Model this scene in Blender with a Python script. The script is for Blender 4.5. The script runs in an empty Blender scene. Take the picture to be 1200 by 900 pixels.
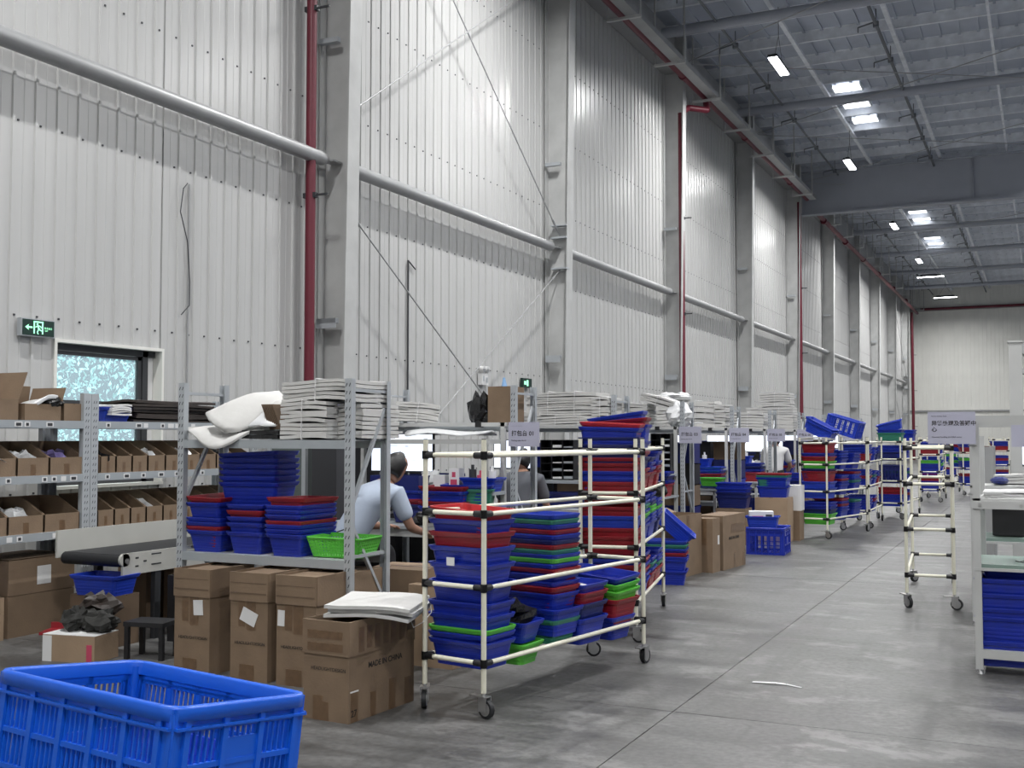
import bpy, bmesh, math, random
from mathutils import Vector, Matrix, Euler
random.seed(7)
SC = bpy.context.scene
COL = SC.collection
PI = math.pi
# ------------------------------------------------------------------ camera
cam_d = bpy.data.cameras.new('camera'); cam = bpy.data.objects.new('camera', cam_d); COL.objects.link(cam)
cam_d.sensor_width = 36.0; cam_d.sensor_fit = 'HORIZONTAL'
cam_d.lens = 1300.0 / 1200.0 * 36.0
cam_d.clip_start = 0.05; cam_d.clip_end = 400
cam.location = (0, 0, 1.5)
cam.rotation_euler = (math.radians(90 + 2.6865), 0, math.radians(25.652))
SC.camera = cam
# ------------------------------------------------------------------ sky and exposure
W = bpy.data.worlds.new('overcast_sky'); SC.world = W; W.use_nodes = True
bg = W.node_tree.nodes['Background']
bg.inputs[0].default_value = (0.80, 0.88, 1.0, 1); bg.inputs[1].default_value = 0.30
SC.view_settings.view_transform = 'Standard'; SC.view_settings.look = 'None'
SC.view_settings.gamma = 1.0; SC.view_settings.use_curve_mapping = False
SC.view_settings.exposure = 0.2
SC.cycles.use_denoising = True
SC.cycles.max_bounces = 6; SC.cycles.diffuse_bounces = 3; SC.cycles.glossy_bounces = 3
SC.cycles.transparent_max_bounces = 12
SC.cycles.sample_clamp_indirect = 4.0
LAMP_POWER = 390.0
sun_d = bpy.data.lights.new('sun', 'SUN'); sun_d.energy = 9.0; sun_d.angle = math.radians(3); sun_d.color = (1, .97, .92)
sun = bpy.data.objects.new('sun', sun_d); COL.objects.link(sun); sun.rotation_euler = (0, math.radians(-48), math.radians(-12))

# ------------------------------------------------------------------ materials
MATS = {}
def mat(name, col, rough=0.5, metal=0.0, noise=0.0, nscale=8.0, bump=0.0, bscale=40.0, emit=None, estr=0.0, spec=0.5, stretch=None):
    if name in MATS: return MATS[name]
    m = bpy.data.materials.new(name); m.use_nodes = True; MATS[name] = m
    nt = m.node_tree; b = nt.nodes['Principled BSDF']
    b.inputs['Base Color'].default_value = (*col, 1); b.inputs['Roughness'].default_value = rough
    b.inputs['Metallic'].default_value = metal; b.inputs['Specular IOR Level'].default_value = spec
    tc = None
    def coord():
        nonlocal tc
        if tc is None:
            t = nt.nodes.new('ShaderNodeTexCoord'); mp = nt.nodes.new('ShaderNodeMapping')
            nt.links.new(t.outputs['Object'], mp.inputs[0])
            if stretch: mp.inputs['Scale'].default_value = stretch
            tc = mp
        return tc.outputs[0]
    if noise > 0:
        n = nt.nodes.new('ShaderNodeTexNoise'); n.inputs['Scale'].default_value = nscale; n.inputs['Detail'].default_value = 5
        nt.links.new(coord(), n.inputs['Vector'])
        r = nt.nodes.new('ShaderNodeMapRange'); r.inputs[1].default_value = 0.3; r.inputs[2].default_value = 0.7
        r.inputs[3].default_value = 1 - noise; r.inputs[4].default_value = 1 + noise * 0.6
        nt.links.new(n.outputs['Fac'], r.inputs[0])
        mx = nt.nodes.new('ShaderNodeVectorMath'); mx.operation = 'SCALE'; mx.inputs[0].default_value = col
        nt.links.new(r.outputs[0], mx.inputs['Scale']); nt.links.new(mx.outputs[0], b.inputs['Base Color'])
    if bump > 0:
        n = nt.nodes.new('ShaderNodeTexNoise'); n.inputs['Scale'].default_value = bscale; n.inputs['Detail'].default_value = 3
        nt.links.new(coord(), n.inputs['Vector'])
        bp = nt.nodes.new('ShaderNodeBump'); bp.inputs['Strength'].default_value = bump; bp.inputs['Distance'].default_value = 0.01
        nt.links.new(n.outputs['Fac'], bp.inputs['Height']); nt.links.new(bp.outputs[0], b.inputs['Normal'])
    if emit:
        b.inputs['Emission Color'].default_value = (*emit, 1); b.inputs['Emission Strength'].default_value = estr
    return m
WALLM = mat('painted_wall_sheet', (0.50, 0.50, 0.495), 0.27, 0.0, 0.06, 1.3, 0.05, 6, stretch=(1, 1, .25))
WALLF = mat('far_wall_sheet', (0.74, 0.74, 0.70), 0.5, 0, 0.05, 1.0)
STEEL = mat('painted_steel', (0.30, 0.305, 0.31), 0.5, 0.0, 0.08, 3)
STEELL = mat('light_painted_steel', (0.47, 0.475, 0.47), 0.5, 0.0, 0.12, 2.5, 0.1, 20)
PIPEG = mat('grey_pipe_paint', (0.34, 0.345, 0.35), 0.42, 0.2, 0.06, 5)
ROOF = mat('roof_sheet', (0.44, 0.48, 0.56), 0.7, 0, 0.08, 2)
GIRD = mat('girder_paint', (0.36, 0.38, 0.43), 0.6, 0, 0.04, 2)
PURL = mat('purlin_galvanised', (0.78, 0.81, 0.86), 0.6, 0.1, 0.15, 4)
REDP = mat('red_fire_pipe', (0.13, 0.010, 0.024), 0.45, 0, 0.06, 4)
DARK = mat('dark_metal', (0.035, 0.037, 0.042), 0.5)
HANGP = mat('roof_pipe_paint', (0.13, 0.14, 0.155), 0.6)
BLACKP = mat('black_plastic', (0.012, 0.012, 0.014), 0.45)
RUBBER = mat('black_rubber_belt', (0.010, 0.011, 0.013), 0.6)
GALV = mat('grey_rack_steel', (0.42, 0.445, 0.47), 0.42, 0.15, 0.06, 6)
GALVB = mat('rack_beam_steel', (0.36, 0.39, 0.415), 0.42, 0.15, 0.05, 6)
HOLE = mat('rack_slot_shadow', (0.03, 0.032, 0.036), 0.8)
CREAM = mat('ivory_coated_tube', (0.72, 0.70, 0.58), 0.33, 0, 0.03, 6)
CHROME = mat('zinc_caster', (0.45, 0.45, 0.45), 0.3, 0.8)
BLUE = mat('blue_plastic', (0.010, 0.028, 0.34), 0.34, 0, 0.12, 9)
BLUE2 = mat('royal_blue_plastic', (0.014, 0.045, 0.42), 0.36, 0, 0.10, 9)
NAVY = mat('navy_plastic', (0.007, 0.014, 0.12), 0.4, 0, 0.1, 9)
CRATEB = mat('bright_blue_crate_plastic', (0.006, 0.10, 0.60), 0.36, 0, 0.05, 5)
RED = mat('red_plastic', (0.26, 0.011, 0.02), 0.36, 0, 0.12, 9)
REDB = mat('bright_red_plastic', (0.48, 0.025, 0.03), 0.36, 0, 0.1, 9)
GREEN = mat('lime_green_plastic', (0.10, 0.48, 0.05), 0.38, 0, 0.08, 9)
TEAL = mat('sea_green_plastic', (0.035, 0.20, 0.13), 0.4, 0, 0.08, 9)
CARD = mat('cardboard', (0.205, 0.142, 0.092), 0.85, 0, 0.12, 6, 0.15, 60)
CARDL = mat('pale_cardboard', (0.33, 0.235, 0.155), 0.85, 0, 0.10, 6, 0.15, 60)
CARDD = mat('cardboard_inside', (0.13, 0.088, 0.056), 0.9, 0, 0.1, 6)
TAPE = mat('packing_tape', (0.15, 0.092, 0.052), 0.3, 0, 0.15, 30)
PAPER = mat('white_paper', (0.68, 0.68, 0.68), 0.7)
INK = mat('black_ink', (0.02, 0.018, 0.016), 0.7)
FOAM = mat('white_foam_sheet', (0.56, 0.555, 0.54), 0.75, 0, 0.05, 8, 0.1, 30)
BAGW = mat('white_poly_bag', (0.66, 0.67, 0.68), 0.28, 0, 0.05, 8, 0.5, 18)
DARKSH = mat('dark_brown_sheet', (0.035, 0.026, 0.022), 0.5, 0, 0.3, 12, 0.4, 20)
BAGK = mat('black_poly_bag', (0.012, 0.012, 0.013), 0.22, 0, 0.2, 20, 0.8, 30)
FABK = mat('charcoal_fabric', (0.03, 0.03, 0.028), 0.9, 0, 0.3, 20, 0.4, 60)
SIGNM = mat('lilac_grey_sign_paper', (0.42, 0.42, 0.52), 0.6)
GREENM = mat('green_desk_mat', (0.17, 0.24, 0.21), 0.45, 0, 0.05, 4)
SCREEN = mat('lit_monitor_screen', (0.8, 0.85, 0.95), 0.3, emit=(0.80, 0.88, 1.0), estr=1.0)
LAMPM = mat('lamp_diffuser', (1, 1, 1), 0.4, emit=(0.95, 0.97, 1.0), estr=14.0)
SKYL = mat('skylight_sheet', (1, 1, 1), 0.4, emit=(0.93, 0.96, 1.0), estr=2.6)
EXITB = mat('exit_sign_panel', (0.006, 0.03, 0.022), 0.4)
EXITG = mat('exit_sign_glow', (0.4, 1, 0.6), 0.4, emit=(0.35, 1.0, 0.60), estr=0.9)
SKIN = mat('skin', (0.34, 0.19, 0.13), 0.55)
HAIR = mat('black_hair', (0.010, 0.009, 0.009), 0.45, 0, 0.3, 60, 0.3, 120)
SHIRT1 = mat('pale_blue_cotton', (0.40, 0.46, 0.56), 0.9, 0, 0.04, 6, 0.35, 14)
SHIRT2 = mat('dark_grey_cotton', (0.09, 0.095, 0.11), 0.9, 0, 0.1, 6)
SHIRT3 = mat('white_cotton', (0.55, 0.55, 0.55), 0.9, 0, 0.04, 6)
PANTS = mat('black_trousers', (0.018, 0.018, 0.022), 0.9)
STRAP = mat('grey_apron_strap', (0.06, 0.065, 0.075), 0.8)
PURPLE = mat('lilac_poly_bag', (0.16, 0.13, 0.30), 0.3, 0, 0.3, 20, 0.8, 25)
PINK = mat('pink_print', (0.50, 0.06, 0.12), 0.5)
ORANGE = mat('orange_plastic', (0.45, 0.12, 0.03), 0.5)
CYANF = mat('light_blue_fabric', (0.20, 0.36, 0.60), 0.7, 0, 0.1, 10, 0.4, 20)
BEIGE = mat('beige_enamel_plate', (0.46, 0.46, 0.43), 0.45, 0, 0.05, 3)
LEAF = mat('sunlit_leaves', (0.42, 0.56, 0.55), 0.7, 0, 0.3, 3)
def leafy(m):
    nt = m.node_tree; t = nt.nodes.new('ShaderNodeBsdfTranslucent'); t.inputs[0].default_value = (.42, .66, .68, 1)
    mx = nt.nodes.new('ShaderNodeMixShader'); mx.inputs[0].default_value = .6
    nt.links.new(nt.nodes['Principled BSDF'].outputs[0], mx.inputs[1]); nt.links.new(t.outputs[0], mx.inputs[2]); nt.links.new(mx.outputs[0], nt.nodes['Material Output'].inputs[0])
leafy(LEAF)

def glass_mat():
    m = bpy.data.materials.new('window_glass'); m.use_nodes = True; nt = m.node_tree
    nt.nodes.remove(nt.nodes['Principled BSDF']); out = nt.nodes['Material Output']
    t = nt.nodes.new('ShaderNodeBsdfTransparent'); t.inputs[0].default_value = (0.86, 0.97, 1.0, 1)
    g = nt.nodes.new('ShaderNodeBsdfGlossy'); g.inputs['Roughness'].default_value = 0.08
    d = nt.nodes.new('ShaderNodeBsdfTranslucent'); d.inputs[0].default_value = (0.8, 0.95, 1, 1)
    mx = nt.nodes.new('ShaderNodeMixShader'); mx.inputs[0].default_value = 0.07
    m2 = nt.nodes.new('ShaderNodeMixShader'); m2.inputs[0].default_value = 0.06
    nt.links.new(t.outputs[0], mx.inputs[1]); nt.links.new(g.outputs[0], mx.inputs[2])
    nt.links.new(mx.outputs[0], m2.inputs[1]); nt.links.new(d.outputs[0], m2.inputs[2])
    nt.links.new(m2.outputs[0], out.inputs[0]); return m
GLASS = glass_mat()
def floor_mat():
    m = bpy.data.materials.new('worn_concrete'); m.use_nodes = True; nt = m.node_tree; b = nt.nodes['Principled BSDF']
    g = nt.nodes.new('ShaderNodeNewGeometry')
    def noise(sc, det=6, st=(1, 1, 1), rough=0.55, dist=0.0):
        mp = nt.nodes.new('ShaderNodeMapping'); mp.inputs['Scale'].default_value = st
        nt.links.new(g.outputs['Position'], mp.inputs[0])
        n = nt.nodes.new('ShaderNodeTexNoise'); n.inputs['Scale'].default_value = sc; n.inputs['Detail'].default_value = det
        n.inputs['Roughness'].default_value = rough; n.inputs['Distortion'].default_value = dist
        nt.links.new(mp.outputs[0], n.inputs['Vector']); return n.outputs['Fac']
    def ramp(fac, stops):
        r = nt.nodes.new('ShaderNodeValToRGB'); e = r.color_ramp.elements
        while len(e) < len(stops): e.new(0.5)
        for k, (p, c) in enumerate(stops): e[k].position = p; e[k].color = (c, c, c, 1) if not isinstance(c, tuple) else (*c, 1)
        nt.links.new(fac, r.inputs[0]); return r.outputs[0]
    def mul(a, bb):
        x = nt.nodes.new('ShaderNodeVectorMath'); x.operation = 'MULTIPLY'
        nt.links.new(a, x.inputs[0]); nt.links.new(bb, x.inputs[1]); return x.outputs[0]
    base = ramp(noise(0.55, 7, (1, 1, 1), 0.6), [(0.30, (0.066, 0.0655, 0.065)), (0.52, (0.092, 0.0915, 0.090)), (0.75, (0.122, 0.121, 0.119))])
    streak = ramp(noise(1.6, 7, (0.55, 2.2, 1), 0.65, 0.4), [(0.36, 0.62), (0.5, 1.0), (0.66, 1.30)])
    tyre = ramp(noise(1.1, 5, (3.0, 0.30, 1), 0.6, 0.3), [(0.34, 0.70), (0.46, 1.0), (0.8, 1.03)])
    fine = ramp(noise(26, 4), [(0.3, 0.66), (0.62, 1.14)])
    c = mul(mul(mul(base, streak), tyre), fine)
    pat = ramp(noise(1.9, 12, (0.8, 1.25, 1), 0.74, 0.15), [(0.535, 0.0), (0.61, 1.0)])
    mx = nt.nodes.new('ShaderNodeMix'); mx.data_type = 'RGBA'
    sc_ = nt.nodes.new('ShaderNodeMath'); sc_.operation = 'MULTIPLY'; sc_.inputs[1].default_value = 0.6
    nt.links.new(pat, sc_.inputs[0]); nt.links.new(sc_.outputs[0], mx.inputs['Factor'])
    nt.links.new(c, mx.inputs['A']); mx.inputs['B'].default_value = (0.20, 0.198, 0.194, 1)
    nt.links.new(mx.outputs['Result'], b.inputs['Base Color'])
    rr = ramp(noise(1.6, 7, (0.55, 2.2, 1), 0.65, 0.4), [(0.3, 0.34), (0.7, 0.55)])
    nt.links.new(rr, b.inputs['Roughness'])
    bp = nt.nodes.new('ShaderNodeBump'); bp.inputs['Strength'].default_value = 0.25; bp.inputs['Distance'].default_value = 0.006
    nt.links.new(noise(14, 6), bp.inputs['Height']); nt.links.new(bp.outputs[0], b.inputs['Normal'])
    return m
FLOORM = floor_mat()

# ------------------------------------------------------------------ mesh helpers
class MB:
    def __init__(s): s.v = []; s.f = []; s.mi = []; s.mats = []; s.cur = 0; s.smooth = False; s.sm = []
    def m(s, mt):
        if mt not in s.mats: s.mats.append(mt)
        s.cur = s.mats.index(mt); return s
    def add(s, vs, fs, smooth=False):
        o = len(s.v); s.v += [tuple(v) for v in vs]
        for f in fs: s.f.append(tuple(i + o for i in f)); s.mi.append(s.cur); s.sm.append(smooth)
        return s
    def box(s, c, d, M=None):
        x, y, z = d[0] / 2, d[1] / 2, d[2] / 2
        vs = [Vector((i * x, j * y, k * z)) for i in (-1, 1) for j in (-1, 1) for k in (-1, 1)]
        if M is not None: vs = [M @ v for v in vs]
        c = Vector(c); vs = [v + c for v in vs]
        return s.add(vs, [(0, 1, 3, 2), (4, 6, 7, 5), (0, 4, 5, 1), (2, 3, 7, 6), (0, 2, 6, 4), (1, 5, 7, 3)])
    def bx(s, x0, x1, y0, y1, z0, z1): return s.box(((x0 + x1) / 2, (y0 + y1) / 2, (z0 + z1) / 2), (x1 - x0, y1 - y0, z1 - z0))
    def tube(s, a, b, r, n=8, r2=None, caps=True):
        a = Vector(a); b = Vector(b); d = (b - a).normalized()
        u = d.orthogonal().normalized(); w = d.cross(u); r2 = r if r2 is None else r2
        vs = []
        for k in range(n):
            t = 2 * PI * k / n; q = u * math.cos(t) + w * math.sin(t); vs += [a + q * r, b + q * r2]
        fs = [(2 * k, 2 * ((k + 1) % n), 2 * ((k + 1) % n) + 1, 2 * k + 1) for k in range(n)]
        s.add(vs, fs, True)
        if caps:
            s.add([vs[2 * k] for k in range(n)], [tuple(range(n))[::-1]]); s.add([vs[2 * k + 1] for k in range(n)], [tuple(range(n))])
        return s
    def path(s, pts, r, n=6):
        for a, b in zip(pts[:-1], pts[1:]): s.tube(a, b, r, n)
        return s
    def bar(s, a, b, w, t, up=(0, 0, 1)):
        a = Vector(a); b = Vector(b); d = b - a; L = d.length; d.normalize()
        x = d.cross(Vector(up)); x = x.normalized() if x.length > 1e-5 else Vector((1, 0, 0)); z = x.cross(d)
        M = Matrix((x, d, z)).transposed()
        return s.box((a + b) / 2, (w, L, t), M)
    def loft(s, loops, smooth=False, cap0=True, cap1=True):
        n = len(loops[0]); vs = [p for l in loops for p in l]; fs = []
        for i in range(len(loops) - 1):
            for k in range(n): fs.append((i * n + k, i * n + (k + 1) % n, (i + 1) * n + (k + 1) % n, (i + 1) * n + k))
        if cap0: fs.append(tuple(range(n))[::-1])
        if cap1: fs.append(tuple((len(loops) - 1) * n + k for k in range(n)))
        return s.add(vs, fs, smooth)
    def blob(s, c, r, seed=0, amp=0.15, n=10, m=7):
        rnd = random.Random(seed); ph = [rnd.uniform(0, 6) for _ in range(6)]
        loops = []
        for i in range(1, m):
            t = PI * i / m; lp = []
            for k in range(n):
                p = 2 * PI * k / n
                q = 1 + amp * (math.sin(3 * p + ph[0] + 2 * t) * math.sin(2 * t + ph[1]) + 0.7 * math.sin(5 * p + ph[2]) * math.sin(4 * t + ph[3])) + rnd.uniform(-amp, amp) * .4
                lp.append((c[0] + r[0] * q * math.sin(t) * math.cos(p), c[1] + r[1] * q * math.sin(t) * math.sin(p), c[2] - r[2] * q * math.cos(t)))
            loops.append(lp)
        return s.loft(loops, False)
    def mesh(s, name, mt=None, bevel=0):
        me = bpy.data.meshes.new(name); me.from_pydata(s.v, [], s.f)
        ms = s.mats or [mt]
        for q in ms: me.materials.append(q)
        if s.mats: me.polygons.foreach_set('material_index', s.mi)
        me.polygons.foreach_set('use_smooth', s.sm)
        me.update(); return me

def ob(name, me, parent=None, loc=(0, 0, 0), rot=(0, 0, 0), **pr):
    o = bpy.data.objects.new(name, me); COL.objects.link(o); o.location = loc; o.rotation_euler = rot
    if parent: o.parent = parent
    for k, v in pr.items(): o[k] = v
    return o
def thing(name, label, cat, loc=(0, 0, 0), rz=0, group=None, me=None, rot=None):
    o = ob(name, me, None, loc, rot or (0, 0, rz)); o['label'] = label; o['category'] = cat
    if group: o['group'] = group
    return o
def part(name, mb, mt, parent, loc=(0, 0, 0), rot=(0, 0, 0), **pr): return ob(name, mb.mesh(name, mt), parent, loc, rot, **pr)
def struct(name, mb, mt, label=None):
    o = ob(name, mb.mesh(name, mt) if mb else None); o['kind'] = 'structure'
    if label: o['label'] = label
    return o
def copy_tree(src, loc, rz, label, group=None):
    r = src.copy(); COL.objects.link(r); r.location = loc; r.rotation_euler = (0, 0, rz); r['label'] = label
    if group: r['group'] = group
    def rec(a, b):
        for ch in a.children:
            c = ch.copy(); COL.objects.link(c); c.parent = b; rec(ch, c)
    rec(src, r); return r
def text(s, size, parent, loc, rot, mt=INK, name='lettering', align='LEFT', ext=0.0005, sx=1.0):
    c = bpy.data.curves.new(name, 'FONT'); c.body = s; c.size = size; c.extrude = ext; c.offset = size * .018 if size > .03 and mt is INK else 0; c.align_x = align
    t = bpy.data.objects.new(name, c); COL.objects.link(t)
    dg = bpy.context.evaluated_depsgraph_get(); me = bpy.data.meshes.new_from_object(t.evaluated_get(dg)); bpy.data.objects.remove(t)
    me.materials.clear(); me.materials.append(mt)
    o = ob(name, me, parent, loc, rot); o.scale = (sx, 1, 1); return o
ORD = ['bottom', 'second from bottom', 'third from bottom', 'fourth from bottom', 'fifth from bottom', 'sixth from bottom', 'seventh from bottom', 'eighth from bottom', 'ninth from bottom', 'tenth from bottom', 'eleventh from bottom', 'twelfth from bottom', 'thirteenth from bottom', 'fourteenth from bottom', 'fifteenth from bottom', 'sixteenth from bottom', 'seventeenth from bottom', 'eighteenth from bottom', 'nineteenth from bottom', 'twentieth from bottom']
ORDN = ['nearest', 'second', 'third', 'fourth', 'fifth', 'sixth', 'seventh', 'eighth', 'ninth', 'tenth', 'eleventh', 'twelfth']

# ================================================================== STRUCTURE
Y0, Y1 = -6.0, 76.0
XW = -8.0
# floor: slabs with recessed joints
sub = MB().bx(-8.3, 16, Y0, Y1 + .3, -0.30, -0.02)
floor = struct('floor', sub, DARK, 'worn grey concrete floor of the hall')
xs = [-8.3, -1.86, 4.2, 10.2, 16]; ys = [Y0, -0.1, 5.9, 11.9, 17.9, 23.9, 29.9, 35.9, 41.9, 47.9, 53.9, 59.9, 65.9, Y1 + .3]
for i in range(4):
    for j in range(len(ys) - 1):
        b = MB().bx(xs[i] + .003, xs[i + 1] - .003, ys[j] + .0025, ys[j + 1] - .0025, -0.05, 0)
        part('floor_slab', b, FLOORM, floor)
# left wall: ribbed liner sheets, each its own panel
PW = 0.96; ZT = 11.2
def ribbed(y_len, z0, z1, ribs=4, pitch=0.24):
    b = MB(); prof = []; y = 0
    for k in range(ribs):
        a = k * pitch
        if a > y_len - 0.01: break
        for dy, dx in ((0.0, 0), (0.085, 0), (0.092, -.004), (0.10, 0), (0.160, 0), (0.200, 0), (0.207, .017), (0.232, .017), (0.24, 0)):
            if k == ribs - 1 and dy > 0.232: dy = 0.2375
            if a + dy <= y_len + 1e-6: prof.append((a + dy, dx))
    vs = []
    for (yy, xx) in prof: vs += [(xx, yy, z0), (xx, yy, z1)]
    for (yy, xx) in prof: vs += [(xx - .02, yy, z0), (xx - .02, yy, z1)]
    n = len(prof); fs = []
    for k in range(n - 1):
        fs.append((2 * k, 2 * k + 2, 2 * k + 3, 2 * k + 1)); q = 2 * n
        fs.append((q + 2 * k, q + 2 * k + 1, q + 2 * k + 3, q + 2 * k + 2))
    e = 2 * n
    fs += [(0, 1, e + 1, e), (2 * n - 2, e + 2 * n - 2, e + 2 * n - 1, 2 * n - 1)]
    return b.add(vs, fs)
WY0, WY1, WZ0, WZ1 = 7.18, 8.50, 1.05, 2.345
wall = struct('wall_left', None, None, 'ribbed white sheet wall on the left'); wall.location = (XW, 0, 0)
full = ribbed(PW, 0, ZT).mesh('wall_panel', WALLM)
y = -4.34; idx = 0
while y < Y1:
    if y + PW <= WY0 - .9 + PW + 0.0 and y + PW <= WY0 + .05 or y >= WY1 - .001: ob('wall_panel', full, wall, (0, y, 0)); y += PW
    else:
        part('wall_panel', ribbed(WY1 - y, 0, WZ0, 6), WALLM, wall, (0, y, 0)); part('wall_panel', ribbed(WY1 - y, WZ1, ZT, 6), WALLM, wall, (0, y, 0)); y = WY1 + .001
scr = MB()
for z in (1.0, 2.55, 4.25, 5.6, 7.0, 8.4):
    yy = -4.34 + .03
    while yy < 60:
        if not (WY0 < yy < WY1 and z < 2.4):
            scr.box((.004, yy, z + .004 * math.sin(yy * 9)), (.014, .016, .016))
        yy += 0.24
part('panel_screw', scr, DARK, wall, kind='stuff')
part('wall_backing', MB().bx(-.16, -.12, Y0, WY0 - .03, 0, ZT).bx(-.16, -.12, WY1 + .03, Y1, 0, ZT).bx(-.16, -.12, WY0 - .03, WY1 + .03, 0, WZ0 - .03).bx(-.16, -.12, WY0 - .03, WY1 + .03, WZ1 + .03, ZT), STEEL, wall)
# eave girder at the top of the left wall
struct('trim_1', MB().bx(-7.98, -7.70, Y0, Y1, 10.05, 10.95), STEEL, 'grey eave girder running along the top of the left wall')
# far wall
fw = struct('wall_far', None, None, 'ribbed pale far end wall of the hall'); fw.location = (0, Y1, 0); fw.rotation_euler = (0, 0, -PI / 2)
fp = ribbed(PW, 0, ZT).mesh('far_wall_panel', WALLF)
for k in range(25): ob('wall_panel', fp, fw, (0, -8 + k * PW, 0))
part('wall_backing', MB().bx(-.16, -.12, -8, 16, 0, ZT), STEEL, fw)
struct('trim_2', MB().bx(-8, 16, Y1 - .25, Y1 - .03, 9.55, 9.75).bx(-8, 16, Y1 - .12, Y1 - .03, 3.05, 3.15), STEEL, 'grey horizontal rails on the far end wall')
# wall behind the viewer
bw = struct('wall_back', None, None, 'ribbed pale wall behind the viewer'); bw.location = (0, Y0, 0); bw.rotation_euler = (0, 0, PI / 2)
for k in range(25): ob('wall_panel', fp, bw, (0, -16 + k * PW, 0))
part('wall_backing', MB().bx(-.16, -.12, -16, 8.2, 0, ZT), STEEL, bw)
# window
wn = struct('window_1', None, None, 'small dark framed window low in the left wall')
part('window_reveal', MB().bx(XW - .16, XW + .03, WY0 - .03, WY0, WZ0, WZ1).bx(XW - .16, XW + .03, WY1 - .01, WY1 + .02, WZ0, WZ1).bx(XW - .16, XW + .03, WY0 - .03, WY1 + .02, WZ1, WZ1 + .03).bx(XW - .16, XW + .04, WY0 - .03, WY1 + .02, WZ0 - .03, WZ0), WALLF, wn)
fb = MB(); x0, x1 = XW - .12, XW - .06
fb.bx(x0, x1, WY0, WY0 + .03, WZ0, WZ1); fb.bx(x0, x1, WY1 - .18, WY1 - .11, WZ0, WZ1); fb.bx(x0, x1, WY0, WY1 - .01, WZ1 - .06, WZ1); fb.bx(x0, x1, WY0, WY1 - .01, WZ0, WZ0 + .06)
part('window_frame', fb, DARK, wn)
part('window_sash', MB().bx(x0 + .01, x1 - .01, WY1 - .235, WY1 - .19, WZ0 + .06, WZ1 - .06).bx(x0 + .01, x1 - .01, WY0 + .03, WY1 - .19, WZ1 - .10, WZ1 - .065).bx(x0 + .01, x1 - .01, WY0 + .03, WY1 - .19, 1.79, 1.83), DARK, wn)
part('window_pane', MB().bx(x0 + .025, x0 + .031, WY0 + .03, WY1 - .235, WZ0 + .06, WZ1 - .10), GLASS, wn)
part('window_pane', MB().bx(x0 + .025, x0 + .031, WY1 - .11, WY1 - .01, WZ0 + .06, WZ1 - .06), PAPER, wn)
# hedge outside
hb = MB(); rnd = random.Random(3)
for k in range(9000):
    c = Vector((-10.6 - rnd.random() * 1.0, rnd.uniform(8.4, 13.4), rnd.uniform(0.5, 4.0))); s = rnd.uniform(.02, .05)
    M = Euler((rnd.uniform(0, 6), rnd.uniform(0, 6), rnd.uniform(0, 6))).to_matrix()
    hb.add([c + M @ Vector(p) * s for p in ((-1, 0, 0), (0, -.5, 0), (1, 0, 0), (0, .5, 0))], [(0, 1, 2, 3)])
hedge = thing('hedge', 'sunlit leafy hedge seen outside through the small window', 'hedge', me=hb.mesh('hedge', LEAF)); hedge['kind'] = 'stuff'
thing('outside_ground', 'pale paved ground outside the small window', 'ground', me=MB().bx(-30, -8.31, -6, 40, -.3, -.05).mesh('outside_ground', STEELL))['kind'] = 'structure'

# columns along the left wall
COLY = [11.25 + 6.85 * k for k in range(-2, 10)]
def column_mesh():
    b = MB()
    def tap(y0, y1, xa0, xb0, xa1, xb1):
        b.add([(xa0, y0, 0), (xb0, y0, 0), (xb0, y1, 0), (xa0, y1, 0), (xa1, y0, 10.9), (xb1, y0, 10.9), (xb1, y1, 10.9), (xa1, y1, 10.9)],
              [(0, 3, 2, 1), (4, 5, 6, 7), (0, 1, 5, 4), (1, 2, 6, 5), (2, 3, 7, 6), (3, 0, 4, 7)])
    tap(-.008, .008, .04, .36, .04, .52)     # web
    tap(-.125, .125, .36, .38, .52, .54)       # inner flange
    tap(-.14, .14, .025, .045, .025, .045)   # outer flange
    return b
cm = column_mesh().mesh('steel_column', STEELL)
stub = MB().bx(.06, .34, -.20, -.13, 2.86, 2.92).bx(.06, .34, -.20, -.19, 2.80, 2.92).mesh('bracket', GALV)
stub2 = MB().bx(.06, .34, -.2, -.13, 6.3, 6.36).mesh('bracket', GALV)
for k, y in enumerate(COLY):
    o = ob('steel_column', cm, None, (XW, y, 0)); o['kind'] = 'structure'
    o['label'] = 'tapered grey steel wall column, ' + (ORDN[k - 2] + ' in view along the left wall' if k > 1 else ('behind the viewer' if k == 0 else 'beside the viewer, left of the window'))
    ob('bracket', stub, o); ob('bracket', stub2, o)
# horizontal strut tubes between columns
for k in range(len(COLY) - 1):
    b = MB(); a0, a1 = COLY[k] + .02, COLY[k + 1] - .02
    b.tube((-7.79, a0 + .30, 4.84), (-7.79, a1 - .30, 4.84), .085, 14); b.tube((-7.79, a0 + .30, 4.84), (-7.79, a0 + .16, 4.84), .085, 12, .03); b.tube((-7.79, a1 - .30, 4.84), (-7.79, a1 - .16, 4.84), .085, 12, .03)
    b.bx(-7.86, -7.70, a0, a0 + .18, 4.83, 4.85); b.bx(-7.86, -7.70, a1 - .18, a1, 4.83, 4.85)
    o = struct('strut_tube', b, PIPEG, 'grey steel tube between wall columns, bay ' + (ORDN[k - 1] if k else 'behind the viewer') + ' from the near end')
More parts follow.
